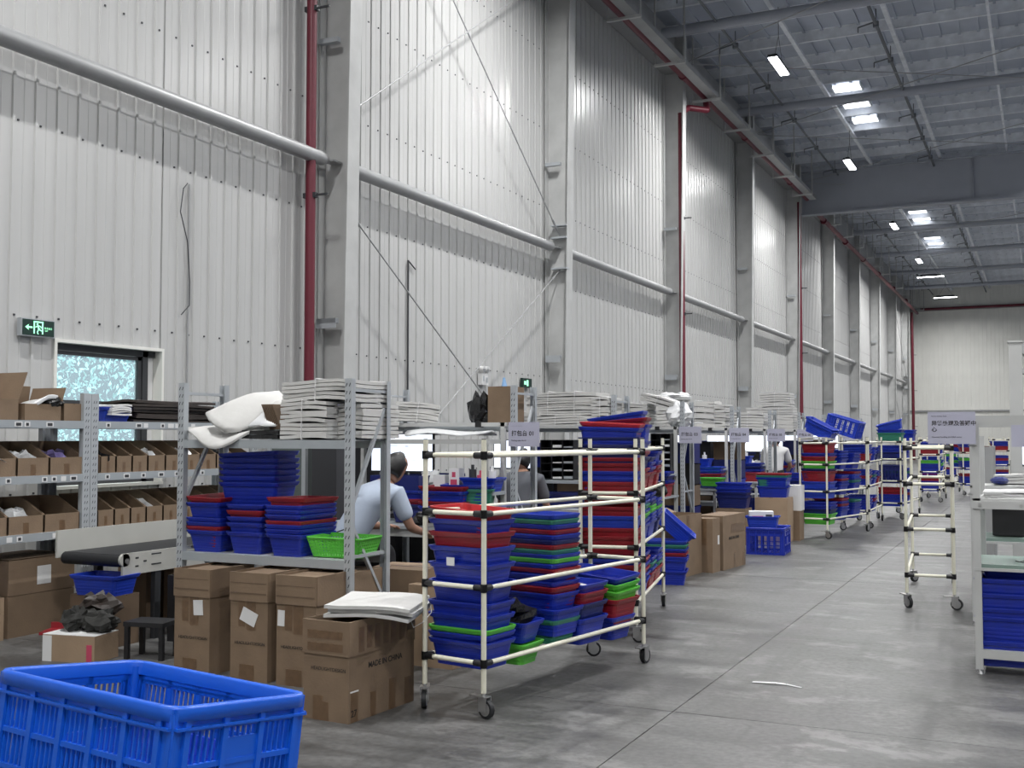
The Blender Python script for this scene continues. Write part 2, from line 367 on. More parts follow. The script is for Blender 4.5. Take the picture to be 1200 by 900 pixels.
# brace rods
def rods(k, lab):
    a, c = COLY[k] + .05, COLY[k + 1] - .05; X = -7.72
    for nm, p, q in (('rising', (X, a, 5.45), (X, c, 9.9)), ('falling', (X, a, 9.9), (X, c, 5.05)), ('low falling', (X, a, 4.35), (X, c, .35)), ('low rising', (X, a, .35), (X, c, 4.45))):
        b = MB().tube(p, q, .011, 6); d = (Vector(q) - Vector(p)).normalized(); r = Vector(p) + d * .45
        b.tube(Vector(p) + d * .30, Vector(p) + d * .42, .02, 6); b.tube(Vector(q) - d * .42, Vector(q) - d * .3, .02, 6)
        struct('brace_rod', b, PIPEG, nm + ' thin diagonal brace rod ' + lab)
    struct('gusset', MB().bx(-7.85, -7.55, c - .12, c + .02, 5.0, 5.03).bx(-7.85, -7.55, c - .12, c + .02, 4.45, 4.48).bx(-7.85, -7.55, c - .12, c + .02, 5.22, 5.24), GALV, 'steel gusset plates at column end of braces ' + lab)
rods(2, 'in the first wall bay past the window'); rods(10, 'in the last far wall bay')

# ceiling
ceil = struct('ceiling', MB().bx(-8.2, 16, Y0, Y1, 11.2, 11.3), ROOF, 'grey steel sheet roof of the hall')
pm = MB().bx(-7.9, 16, -.012, 0.0, -.24, 0).bx(-7.9, 16, -.012, .07, -.25, -.235).bx(-7.9, 16, -.07, 0, -.012, 0).mesh('purlin', PURL)
y = 1.0
while y < Y1:
    ob('purlin', pm, ceil, (0, y, 11.2)); y += 1.7125
rb = MB()
x = -8
while x < 16: rb.bx(x, x + .06, 10, Y1, 11.165, 11.2); x += .42
part('roof_rib', rb, ROOF, ceil, kind='stuff')
def slopebar(x, z, w, mt, nm, lab, y0=8, tube=False):
    b = MB()
    if tube: b.tube((x, y0, z), (x, Y1, z), w, 8)
    else: b.bx(x - w / 2, x + w / 2, y0, Y1, z - .04, z + .04)
    return struct(nm, b, mt, lab)
slopebar(-5.2, 10.85, .10, PURL, 'roof_tie', 'light steel tie running along the roof above the lamp row')
slopebar(-.95, 10.9, .06, PURL, 'roof_tie', 'light steel tie along the roof near the right edge')
slopebar(-3.0, 10.88, .10, PURL, 'roof_tie', 'light steel tie beside the dark hanging pipe')
t = struct('roof_pipe', MB().tube((-3.2, 8, 10.62), (-3.2, Y1, 10.62), .04, 8), HANGP, 'dark pipe hanging along the roof with hook brackets')
hk = MB().tube((0, 0, .35), (0, 0, .08), .012, 5).tube((-.05, 0, .05), (-.40, .1, .02), .018, 5).tube((-.40, .1, .02), (-.40, .1, -.10), .014, 5).bx(-.06, .06, -.04, .04, -.06, .06).mesh('hook_bracket', HANGP)
for k in range(22): ob('hook_bracket', hk, t, (-3.2, 17.5 + k * 2.6, 10.62))
t = struct('roof_pipe', MB().tube((-6.35, 8, 10.62), (-6.35, Y1, 10.62), .03, 8), HANGP, 'thin dark pipe along the roof nearer the left wall')
for k in range(18): ob('hook_bracket', hk, t, (-6.35, 18.5 + k * 3.4, 10.62))
# rafters at each column row, plus one deep girder
for k, y in enumerate(COLY):
    if k == 6:
        g = struct('roof_girder', MB().bx(-7.6, 16, y + .9, y + .93, 9.35, 10.75).bx(-7.6, 16, y + .75, y + 1.08, 9.27, 9.33).bx(-7.6, 16, y + .75, y + 1.08, 10.75, 10.8), GIRD, 'deep grey plate girder crossing the hall')
        part('stiffener', MB().bx(-2.0, -1.98, y + .8, y + .9, 9.33, 10.75).bx(2.0, 2.02, y + .8, y + .9, 9.33, 10.75), GIRD, g)
    else:
        b = MB().tube((-7.6, y - 1.25, 10.58), (16, y - 1.25, 10.58), .12, 12)
        struct('roof_beam', b, GIRD, 'round grey roof tube crossing the hall, ' + (ORDN[k - 2] + ' ahead' if k > 1 else ('behind the viewer' if k == 0 else 'above the viewer')))
# thin crossing tie wires
b = MB()
for k in range(3, 11):
    a, c = COLY[k - 1], COLY[k]
    b.tube((-7.5, a, 10.25), (3, c, 10.3), .012, 4); b.tube((-7.5, c, 10.25), (3, a, 10.3), .012, 4); b.tube((3, a, 10.3), (13, c, 10.3), .012, 4); b.tube((3, c, 10.3), (13, a, 10.3), .012, 4)
struct('roof_wire', b, PIPEG, 'thin diagonal tie rods under the roof')
# skylights
for k, (yy, w) in enumerate(((31.35, .55), (33.05, .55), (34.78, .55), (41.55, .5), (50.2, .6), (52.0, .6), (57.0, .8), (58.7, .8))):
    o = thing('skylight', 'bright translucent roof light sheet, ' + ORDN[k] + ' along the roof', 'skylight', (-4.75, yy, 11.13), 0, 'roof light sheets', me=MB().bx(-.36, .36, -w / 2, w / 2, -.015, .015).mesh('skylight', SKYL))
    part('frame', MB().bx(-.40, -.36, -w / 2, w / 2, -.03, .06), PURL, o); part('frame', MB().bx(.36, .40, -w / 2, w / 2, -.03, .06), PURL, o)
# ------------------------------------------------------------------ lamps
def lamp_thing(x, y, z, rz, lab, light=True):
    o = thing('hanging_lamp', lab, 'lamp', (x, y, z), rz, 'linear lamps hanging from the roof')
    part('housing', MB().bx(-.105, .105, -.66, .66, .012, .07).bx(-.05, .05, -.5, .5, .07, .13), DARK, o)
    part('diffuser', MB().bx(-.095, .095, -.64, .64, -.012, .012), LAMPM, o)
    part('suspension_wire', MB().tube((0, -.4, .12), (0, 0, .7), .006, 4).tube((0, .4, .12), (0, 0, .7), .006, 4).tube((0, 0, .7), (0, 0, 11.1 - z), .008, 4), DARK, o)
    if light:
        L = bpy.data.lights.new('lamp_light', 'AREA'); L.shape = 'RECTANGLE'; L.size = .18; L.size_y = 1.26; L.energy = LAMP_POWER; L.color = (1.0, .995, .985); L.spread = math.radians(165)
        lo = bpy.data.objects.new('lamp_light', L); COL.objects.link(lo); lo.parent = o; lo.location = (0, 0, -.02)
    return o
LY = [-6, 4.2, 14.4, 24.6, 34.6, 45.6, 55.2]
for k, y in enumerate(LY):
    lab = 'bright linear lamp hanging near the left wall, ' + (ORDN[k - 3] + ' in view from the viewer' if k > 2 else ORDN[k] + ' of those before the visible row')
    lamp_thing(-5.2, y, 9.75, 0, lab)
lamp_thing(-5.2, 61.0, 9.75, PI / 2, 'bright linear lamp turned crosswise, nearer of the two crosswise ones')
lamp_thing(-5.2, 70.5, 9.75, PI / 2, 'bright linear lamp turned crosswise, farther of the two crosswise ones')
for r, x in enumerate((0.8, 6.8)):
    for k, y in enumerate((-1, 9.2, 19.5, 29.6, 39.8, 50, 60.2)):
        lamp_thing(x, y, 9.75, 0, 'linear lamp out of frame on the right, row %s, %s along' % (('one', 'two')[r], ORDN[k]))
# ------------------------------------------------------------------ red fire pipe, tray, hangers
b = MB().tube((-7.28, 4, 9.72), (-7.28, 38.8, 9.72), .085, 10)
t = thing('fire_pipe', 'dark red fire main running high along the left wall', 'pipe', me=b.mesh('fire_pipe', REDP))
for y in (12, 18, 24.2, 30, 36): part('coupling', MB().tube((-7.28, y - .06, 9.72), (-7.28, y + .06, 9.72), .11, 10), REDP, t)
t = thing('fire_pipe', 'dark red fire main beyond the deep girder', 'pipe', me=MB().tube((-7.28, 40.4, 9.55), (-7.28, 75.5, 9.4), .085, 10).mesh('fire_pipe', REDP))
for y in (42, 47, 52, 57, 63, 69): part('coupling', MB().tube((-7.28, y - .08, 9.5), (-7.28, y + .08, 9.5), .12, 10), REDP, t)
t = thing('cable_tray', 'grey cable tray beside the red fire main under the eaves', 'cable tray', me=MB().bx(-7.14, -6.94, 4, 38.6, 9.62, 9.65).bx(-7.16, -7.14, 4, 38.6, 9.62, 9.74).bx(-6.94, -6.92, 4, 38.6, 9.62, 9.74).mesh('cable_tray', STEEL))
hm = MB().tube((-.24, 0, -.16), (-.24, 0, 1.4), .022, 5).tube((.42, 0, -.16), (.42, 0, 1.4), .022, 5).bx(-.26, .44, -.03, .03, -.20, -.15).mesh('pipe_hanger', STEELL)
for k in range(24):
    y = 8.3 + k * 2.9
    if 38 < y < 40.3: continue
    thing('pipe_hanger', 'pale steel trapeze hanger under the red fire main, ' + ('%s from the near end' % (ORDN[k] if k < 12 else 'far one, ' + ORDN[k - 12])), 'hanger', (-7.25, y, 9.72), 0, 'trapeze hangers', me=hm)
def riser(x, y, z1, lab, r=.06, elbow=None):
    b = MB().tube((x, y, 0), (x, y, z1), r, 12)
    if elbow: b.path([(x, y, z1)] + elbow, r, 10)
    o = thing('fire_riser', lab, 'pipe', me=b.mesh('fire_riser', REDP))
    for z in (4.35, 6.6, 2.1): part('pipe_clamp', MB().bx(x - .09, x + .09, y - .03, y + .03, z - .03, z + .03).bx(x + .05, x + .25, y - .01, y + .01, z - .012, z + .012), DARK, o)
riser(-7.80, 10.72, 9.6, 'dark red fire riser against the nearest wall column')
riser(-7.60, 25.0, 9.1, 'red fire riser with elbow against the third wall column', .075, [(-7.50, 25.3, 9.3), (-7.15, 25.7, 9.3), (-7.28, 26.0, 9.7)])
riser(-7.55, 38.7, 9.6, 'dark red fire riser under the end of the deep girder', .075)
riser(-7.45, 73.8, 9.3, 'dark red fire riser in the far corner', .09)
thing('fire_pipe', 'dark red pipe running across the top of the far wall', 'pipe', me=MB().tube((-7.1, Y1 - .35, 9.65), (16, Y1 - .35, 9.65), .08, 8).mesh('fire_pipe', REDP))

# ------------------------------------------------------------------ small things on the left wall
ex = thing('exit_sign', 'green glowing emergency exit sign with running figure above the window', 'sign', (XW + .05, 6.93, 2.445), PI / 2)
part('housing', MB().bx(-.18, .18, -.02, .03, -.0775, .0775), GALV, ex)
part('panel', MB().bx(-.168, .168, -.026, -.02, -.068, .068), EXITB, ex)
gb = MB()
def gp(x0, x1, z0, z1): gb.bx(x0, x1, -.029, -.026, z0, z1)
def gl(a, c, w): gb.bar((a[0], -.0275, a[1]), (c[0], -.0275, c[1]), w, .003, up=(0, 1, 0))
gp(-.055, -.043, -.052, .055); gp(.035, .047, -.052, .055); gp(-.055, .047, .045, .057)
gb.add([(-.145, -.028, 0), (-.105, -.028, .026), (-.112, -.028, .008), (-.112, -.028, -.008), (-.105, -.028, -.026)], [(0, 4, 3, 2, 1)]); gp(-.114, -.068, -.007, .007)
gb.tube((-.015, -.029, .032), (-.015, -.026, .032), .009, 8)
for a, c, w in (((-.012, .02), (.002, -.012), .016), ((-.012, .018), (-.036, .004), .007), ((-.005, .02), (.022, .012), .007), ((.022, .012), (.026, -.002), .006), ((0, -.01), (-.016, -.04), .009), ((.002, -.01), (.022, -.022), .009), ((.022, -.022), (.036, -.024), .008), ((-.016, -.04), (-.004, -.055), .008)): gl(a, c, w)
part('pictogram', gb, EXITG, ex)
text('安全出口', .021, ex, (.058, -.0285, -.006), (PI / 2, 0, 0), EXITG); text('EXIT', .016, ex, (.066, -.0285, -.026), (PI / 2, 0, 0), EXITG)
el = thing('emergency_light', 'white twin-head emergency light on the wall panels', 'lamp', (XW + .06, 15.5, 2.42), PI / 2)
part('battery_box', MB().bx(-.11, .11, -.03, .04, -.12, .06), PAPER, el)
for s in (-1, 1): part('lamp_head', MB().m(PAPER).tube((s * .065, .02, .13), (s * .065, -.05, .12), .05, 12, .058).m(CHROME).tube((s * .065, -.05, .12), (s * .065, -.052, .12), .045, 12), PAPER, el)
part('switch_plate', MB().bx(-.08, -.02, -.034, -.03, -.06, .02).bx(.03, .08, -.034, -.03, -.08, .0), GALV, el)
e2 = thing('exit_sign', 'small dark exit sign seen edge-on near the second wall column', 'sign', (XW + .06, 17.1, 2.40), PI / 2, me=MB().bx(-.18, .18, -.02, .03, -.08, .08).mesh('exit_sign', EXITB))
part('pictogram', MB().bx(-.13, -.06, -.024, -.02, -.03, .03).bx(-.03, .03, -.024, -.02, -.05, .05), EXITG, e2)
pts = [(XW + .03, 8.82, 4.12), (XW + .05, 8.74, 4.05), (XW + .05, 8.70, 3.8), (XW + .06, 8.8, 3.5), (XW + .04, 8.86, 3.1), (XW + .05, 8.85, 2.85), (XW + .06, 8.72, 2.74)]
c = thing('wall_cable', 'loose thin grey cable looping down the wall above the shelves', 'cable', me=MB().path(pts, .006, 5).mesh('wall_cable', DARK))
part('conduit', MB().tube((XW + .02, 8.86, 4.12), (XW + .02, 8.86, 1.9), .011, 6), PIPEG, c)
thing('wall_conduit', 'thin grey conduit up the wall between the first two columns', 'cable', me=MB().tube((XW + .03, 13.25, 0), (XW + .03, 13.25, 3.95), .013, 6).tube((XW + .03, 13.25, 3.95), (XW + .03, 13.45, 3.85), .01, 6).mesh('wall_conduit', DARK))

# ================================================================== SHARED BUILDERS
def rrect(L, Wd, r, z, seg=3, dx=0, dy=0):
    pts = []
    for cx, cy, a0 in ((L / 2 - r, Wd / 2 - r, 0), (-L / 2 + r, Wd / 2 - r, 90), (-L / 2 + r, -Wd / 2 + r, 180), (L / 2 - r, -Wd / 2 + r, 270)):
        for k in range(seg + 1):
            a = math.radians(a0 + 90 * k / seg); pts.append((cx + r * math.cos(a) + dx, cy + r * math.sin(a) + dy, z))
    return pts
def basket_mb(L=.42, Wd=.30, H=.145, ribs=4):
    b = MB(); t = .05; lo = []
    def sz(z, off=0): q = t * (1 - z / H); return rrect(L - .03 - q + off, Wd - .03 - q + off, .028, z)
    lo.append(rrect(L - .10, Wd - .10, .02, .004)); lo.append(sz(.0)); 
    for k in range(ribs):
        z = .02 + k * (H - .055) / ribs; h = (H - .055) / ribs
        lo += [sz(z, -.004), sz(z + .003, .001), sz(z + h * .6, .001), sz(z + h * .65, -.004)]
    lo += [sz(H - .03), rrect(L - .018, Wd - .018, .03, H - .026), rrect(L, Wd, .034, H - .006), rrect(L, Wd, .034, H), rrect(L - .026, Wd - .026, .028, H), rrect(L - .036, Wd - .036, .028, H - .02), rrect(L - .084, Wd - .084, .022, .006)]
    return b.loft(lo)
BM = {}
COLM = {'B': BLUE, 'b': BLUE2, 'N': NAVY, 'R': RED, 'r': REDB, 'G': GREEN, 'T': TEAL}
CN = {'B': 'blue', 'b': 'royal blue', 'N': 'navy blue', 'R': 'dark red', 'r': 'bright red', 'G': 'lime green', 'T': 'sea green'}
def bmesh_for(c, big=0):
    k = (c, big)
    if k not in BM:
        BM[k] = (basket_mb() if not big else basket_mb(.46, .33, .16) if big == 1 else basket_mb(.36, .26, .12, 3)).mesh('basket', COLM[c])
    return BM[k]
def basket(c, x, y, z, rz, label, tilt=(0, 0), big=0, group='plastic picking baskets'):
    return thing('basket', label, 'basket', (x, y, z), 0, group, me=bmesh_for(c, big), rot=(tilt[0], tilt[1], rz))
def parse(s):
    out = []; i = 0
    while i < len(s):
        c = s[i]; i += 1; n = ''
        while i < len(s) and (s[i].isdigit() or s[i] == '.'): n += s[i]; i += 1
        out.append((c, float(n) / 100 if n else .032))
    return out
def stack(spec, x, y, z, rz, where, big=0, jit=.002, tilt_top=None):
    rnd = random.Random(hash((round(x, 2), round(y, 2))) % 1000 if False else int(abs(x * 97 + y * 31 + z * 13)))
    L = parse(spec)
    for k, (c, g) in enumerate(L):
        last = k == len(L) - 1
        pos = ORD[k] if not (last and k > 0) else 'topmost'
        gp_ = L[k - 1][1] if k else .12; ra = max(0, gp_ - .025) * .7; tl = (rnd.uniform(-.004, .004) + rnd.uniform(-ra, ra) * .3, rnd.uniform(-.004, .004))
        if last and tilt_top: tl = tilt_top
        basket(c, x + rnd.uniform(-jit, jit), y + rnd.uniform(-jit, jit), z, rz + rnd.uniform(-.006, .006) + rnd.uniform(-ra, ra), '%s basket, %s %s' % (CN[c], pos, where), tl, big)
        z += g
    return z
# cardboard carton with walls, flaps, tape
def carton(x, y, z, L, Wd, H, rz, label, mt=CARD, open_=False, flaps=None, tape=True, group=None, over=True, cat='box'):
    """origin at the centre of the base, L along x, Wd along y; front is -y"""
    t = .006
    o = thing('carton', label, cat, (x, y, z), rz, group)
    b = MB().bx(-L / 2, L / 2, -Wd / 2, Wd / 2, 0, t)
    b.bx(-L / 2, L / 2, -Wd / 2, -Wd / 2 + t, t, H).bx(-L / 2, L / 2, Wd / 2 - t, Wd / 2, t, H).bx(-L / 2, -L / 2 + t, -Wd / 2 + t, Wd / 2 - t, t, H).bx(L / 2 - t, L / 2, -Wd / 2 + t, Wd / 2 - t, t, H)
    part('carton_body', b, mt, o)
    if not open_:
        part('flap', MB().bx(-L / 2, L / 2, -Wd / 2, -.002, H, H + t), mt, o); part('flap', MB().bx(-L / 2, L / 2, .002, Wd / 2, H, H + t), mt, o)
        if tape: part('tape', MB().bx(-L / 2 - .001, L / 2 + .001, -.025, .025, H + t, H + t + .001).bx(-.027 + 0, .027, -Wd / 2 - .0015, -Wd / 2, H - .0, H + t), TAPE, o)
    if flaps:
        for (side, ang, d) in flaps:   # side 0:-y 1:+x 2:+y 3:-x, angle outward from vertical
            a = [(-L / 2, -Wd / 2), (L / 2, -Wd / 2), (L / 2, Wd / 2), (-L / 2, Wd / 2)]
            p, q = a[side], a[(side + 1) % 4]; nx, ny = [(0, -1), (1, 0), (0, 1), (-1, 0)][side]
            s_, c_ = math.sin(ang), math.cos(ang)
            v = []
            for off in (0, .005):
                ox, oy, oz = nx * c_ * off, ny * c_ * off, s_ * -off
                v += [(p[0] + ox, p[1] + oy, H + oz), (q[0] + ox, q[1] + oy, H + oz), (q[0] + nx * d * s_ + ox, q[1] + ny * d * s_ + oy, H + d * c_ + oz), (p[0] + nx * d * s_ + ox, p[1] + ny * d * s_ + oy, H + d * c_ + oz)]
            part('flap', MB().add(v, [(0, 1, 2, 3), (4, 7, 6, 5), (0, 4, 5, 1), (1, 5, 6, 2), (2, 6, 7, 3), (3, 7, 4, 0)]), mt, o)
    return o
def facebox(o, face, L, Wd, u0, u1, z0, z1, mt, nm='tape', th=.0015, rot=0):
    """a thin piece on the -y ('f') or +x ('r') face"""
    b = MB()
    if rot:
        cu, cz = (u0 + u1) / 2, (z0 + z1) / 2; w, h = (u1 - u0), (z1 - z0)
        if face == 'f': b.box((0, 0, 0), (w, th, h)); return part(nm, b, mt, o, (cu, -Wd / 2 - th / 2, cz), (0, rot, 0))
        b.box((0, 0, 0), (th, w, h)); return part(nm, b, mt, o, (L / 2 + th / 2, cu, cz), (rot, 0, 0))
    if face == 'f': b.bx(u0, u1, -Wd / 2 - th, -Wd / 2, z0, z1)
    else: b.bx(L / 2, L / 2 + th, u0, u1, z0, z1)
    return part(nm, b, mt, o)
# slotted steel rack upright / rack
def upright_mesh(h, w=.05, face='front', slots=True):
    b = MB(); b.m(GALV)
    b.bx(-w / 2, w / 2, -.0, .002, 0, h).bx(-w / 2, -w / 2 + .002, .002, .045, 0, h).bx(w / 2 - .002, w / 2, .002, .045, 0, h)
    if slots:
        b.m(HOLE); z = .06; k = 0
        while z < h - .04:
            for sx in (-1, 1):
                sl = .008
                b.add([(sx * .012 - .004 - sl * .4, -.0008, z), (sx * .012 + .002 - sl * .4, -.0008, z), (sx * .012 + .004 + sl * .4, -.0008, z + .022), (sx * .012 - .002 + sl * .4, -.0008, z + .022)], [(0, 1, 2, 3)])
            z += .05
    return b.mesh('upright')
UPM = {}
def rack(x0, x1, y0, y1, h, levels, label, rz_side=False, beam_h=.055, group=None, diag=True, braces=None):
    """long side along x, origin at front left foot"""
    o = thing('steel_rack', label, 'shelving', (x0, y0, 0), 0, group); Wd, D = x1 - x0, y1 - y0
    for (ux, uy, r) in ((.02, 0, 0), (Wd - .02, 0, 0), (.02, D, PI), (Wd - .02, D, PI)):
        if h not in UPM: UPM[h] = upright_mesh(h)
        ob('upright', UPM[h], o, (ux, uy, 0), (0, 0, r))
    for z in levels:
        part('shelf_board', MB().bx(.045, Wd - .045, .012, D - .012, z - .006, z), GALV, o)
        for yy, s in ((0, 1), (D, -1)):
            part('shelf_beam', MB().bx(.045, Wd - .045, yy if s > 0 else yy - .03, yy + .03 if s > 0 else yy, z - beam_h, z), GALVB, o)
    for ux in (.02, Wd - .02):
        for z in braces or (h - .07, h * .40, .15):
            part('cross_bar', MB().bx(ux - .012, ux + .012, .04, D - .04, z - .01, z + .01), GALV, o)
        if diag:
            zz = [h - .18, h - .18 - .62, h - .18 - 1.24]
            part('diagonal_brace', MB().bar((ux, .045, zz[1]), (ux, D - .045, zz[0]), .022, .022), GALV, o)
            part('diagonal_brace', MB().bar((ux, .045, zz[1] - .12), (ux, D - .045, max(.15, zz[2])), .022, .022), GALV, o)
    return o
# foam sheet stack
FS = []
def foam_mesh(L, Wd, t, seed, amp=.006):
    rnd = random.Random(seed); b = MB(); nx, ny = 5, 3; ph = rnd.uniform(0, 6)
    def h(u, v): return amp * (math.sin(u * 5 + ph) + .5 * math.sin(v * 7 + ph * 2)) - amp * 1.2 * (2 * u - 1) ** 2
    top = []; bot = []
    for i in range(nx + 1):
        for j in range(ny + 1):
            u, v = i / nx, j / ny; X, Y = (u - .5) * L, (v - .5) * Wd; z = h(u, v); top.append((X, Y, z + t)); bot.append((X, Y, z))
    N = len(top); fs = []
    idx = lambda i, j: i * (ny + 1) + j
    for i in range(nx):
        for j in range(ny):
            q = (idx(i, j), idx(i + 1, j), idx(i + 1, j + 1), idx(i, j + 1)); fs.append(q); fs.append(tuple(N + a for a in q[::-1]))
    ring = [idx(i, 0) for i in range(nx)] + [idx(nx, j) for j in range(ny)] + [idx(i, ny) for i in range(nx, 0, -1)] + [idx(0, j) for j in range(ny, 0, -1)]
    for k in range(len(ring)):
        a, c = ring[k], ring[(k + 1) % len(ring)]; fs.append((a, N + a, N + c, c))
    return b.add(top + bot, fs, False)
FM = {}
def foam_bundle(x, y, z, L, Wd, n, t, rz, label, tilt=(0, 0), string=True, mt=None, cat='foam sheets', nm='foam_bundle', jit=.006, amp=.005):
    o = thing(nm, label, cat, (x, y, z), 0, None, rot=(tilt[0], tilt[1], rz)); rnd = random.Random(int(abs(x * 70 + y * 30 + z * 11))); mt = mt or FOAM
    for k in range(n):
        key = (round(L, 2), round(Wd, 2), round(t, 3), rnd.randrange(3), mt.name)
        if key not in FM: FM[key] = foam_mesh(L, Wd, t * .82, key[3] + 5, min(amp, t * .3)).mesh('foam_sheet', mt)
        ob('foam_sheet', FM[key], o, (rnd.uniform(-jit, jit), rnd.uniform(-jit, jit), k * t + t * .3), (0, 0, rnd.uniform(-.03, .03)))
    if string:
        H = n * t + .012
        for sx in ((-.18, .2) if L > .6 else (0,)):
            part('string', MB().path([(sx * L, -Wd / 2 - .016, 0), (sx * L + .005, -Wd / 2 - .018, H), (sx * L, Wd / 2 + .016, H), (sx * L, Wd / 2 + .016, 0), (sx * L, -Wd / 2 - .016, 0)], .004, 5), PAPER, o)
    return o
# ivory tube cart
def cart_proto(L=1.75, Wd=.41, H=1.48, tiers=(.285, .685, 1.08, 1.395), label='', x=0, y=0, rz=0, group=None):
    o = thing('tube_cart', label, 'cart', (x, y, 0), rz, group or 'ivory tube carts')
    R = .0145
    for (px, py) in ((0, 0), (Wd, 0), (0, L), (Wd, L)):
        p = part('post', MB().tube((px, py, .13), (px, py, H), R, 10), CREAM, o)
        part('post_cap', MB().tube((px, py, H), (px, py, H + .004), R * .9, 10), BLACKP, p)
        c = part('caster', MB().m(RUBBER).tube((-.013, -.02, .05), (.013, -.02, .05), .05, 16).m(CHROME).tube((-.0145, -.02, .05), (.0145, -.02, .05), .036, 14).tube((0, 0, .10), (0, 0, .15), .010, 8).bx(-.022, -.017, -.035, .02, .035, .115).bx(.017, .022, -.035, .02, .035, .115).bx(-.026, .026, -.03, .035, .11, .117), CHROME, o, (px, py, 0), (0, 0, .6 + px * 2 + py))
        part('brake_lever', MB().bx(-.02, .02, .03, .09, .108, .116), CHROME, c)
    for z in tiers:
        for (a, c) in (((0, 0), (Wd, 0)), ((0, L), (Wd, L)), ((0, 0), (0, L)), ((Wd, 0), (Wd, L))):
            A = Vector((*a, z)); Cc = Vector((*c, z)); d = (Cc - A).normalized()
            part('rail', MB().tube(A + d * .03, Cc - d * .03, .0135, 10), CREAM, o)
            for P_, s in ((A, 1), (Cc, -1)): part('joint', MB().tube(P_ + d * s * .004, P_ + d * s * .062, .0185, 8).tube(P_ - Vector((0, 0, .022)), P_ + Vector((0, 0, .022)), .0195, 10), BLACKP, o)
    return o
def along(o, u, v): return o.matrix_basis @ Vector((u, v, 0))
# sign board
def sign(x, y, z, lines, label, w=.30, h=.215, rz=0, big=.052):
    o = thing('paper_sign', label, 'sign', (x, y, z), rz, None, me=MB().bx(-w / 2, w / 2, -.004, 0, -h / 2, h / 2).mesh('paper_sign', SIGNM))
    for (s, size, lx, lz) in lines: text(s, size, o, (-w / 2 + lx, -.0045, lz), (PI / 2, 0, 0))
    return o
# crate with slotted walls
def crate(x, y, z, rot, label, L=.62, Wd=.42, H=.33, mt=CRATEB, group=None, fine=True):
    o = thing('plastic_crate', label, 'crate', (x, y, z), 0, group, rot=rot)
    def wall_(w, rows, cols, handle):
        b = MB(); zb = [0.03, .115, .200, .284] if fine else [.03, .12, .24]; T = .004
        b.bx(-w / 2 + .02, w / 2 - .02, -T, T, 0, zb[0]).bx(-w / 2 + .02, w / 2 - .02, -T, T, zb[-1], H - .002)
        nb = 5 if fine else 3; gw = (w - .07) / cols
        b.bx(-w / 2, -w / 2 + .035, -T, T, 0, H).bx(w / 2 - .035, w / 2, -T, T, 0, H)
        for r in range(len(zb) - 1):
            b.bx(-w / 2 + .03, w / 2 - .03, -T - .004, T, zb[r + 1] - .006, zb[r + 1] + .006)
        for c_ in range(cols):
            x0 = -w / 2 + .035 + c_ * gw
            b.bx(x0 - .008, x0 + .008, -T - .008, T, 0, H - .01)
            for q in range(nb + 1):
                xx = x0 + .012 + (gw - .024) * q / nb
                b.bx(xx - .0024, xx + .0024, -T, T, zb[0], zb[-1])
            if handle and c_ == cols // 2:
                b.bx(x0 + .008, x0 + gw - .008, -T - .002, T + .001, zb[0] + .08, zb[-1] - .03)
        b.bx(w / 2 - .043, w / 2 - .027, -T - .008, T, 0, H - .01)
        b.bx(-w / 2, w / 2, -T - .012, T, H - .046, H - .040)
        return b
    for (w, px, py, rz, hd, cols) in ((L, 0, -Wd / 2, 0, False, 5), (L, 0, Wd / 2, PI, False, 5), (Wd, L / 2, 0, PI / 2, True, 3), (Wd, -L / 2, 0, -PI / 2, True, 3)):
        part('side_panel', wall_(w, 3, cols, hd), mt, o, (px, py, 0), (0, 0, rz))
    b = MB(); ro = rrect(L + .03, Wd + .03, .05, H); ri = rrect(L - .012, Wd - .012, .03, H)
    lo = [rrect(L + .006, Wd + .006, .04, H - .03), rrect(L + .03, Wd + .03, .05, H - .026), ro, rrect(L + .024, Wd + .024, .048, H + .006), rrect(L - .006, Wd - .006, .032, H + .006), ri, rrect(L - .012, Wd - .012, .03, H - .03)]
    part('rim', b.loft(lo, True, False, False), mt, o)
    fb = MB()
    for k in range(13): fb.bx(-L / 2 + .01, L / 2 - .01, -Wd / 2 + .015 + k * (Wd - .03) / 12 - .006, -Wd / 2 + .015 + k * (Wd - .03) / 12 + .006, 0, .008)
    for k in range(9): fb.bx(-L / 2 + .015 + k * (L - .03) / 8 - .008, -L / 2 + .015 + k * (L - .03) / 8 + .008, -Wd / 2 + .01, Wd / 2 - .01, 0, .009)
    part('crate_floor', fb, mt, o)
    for sx in (-1, 1):
        for sy in (-1, 1): part('corner', MB().tube((sx * (L / 2 - .012), sy * (Wd / 2 - .012), 0), (sx * (L / 2 - .008), sy * (Wd / 2 - .008), H - .01), .014, 8), mt, o)
    return o
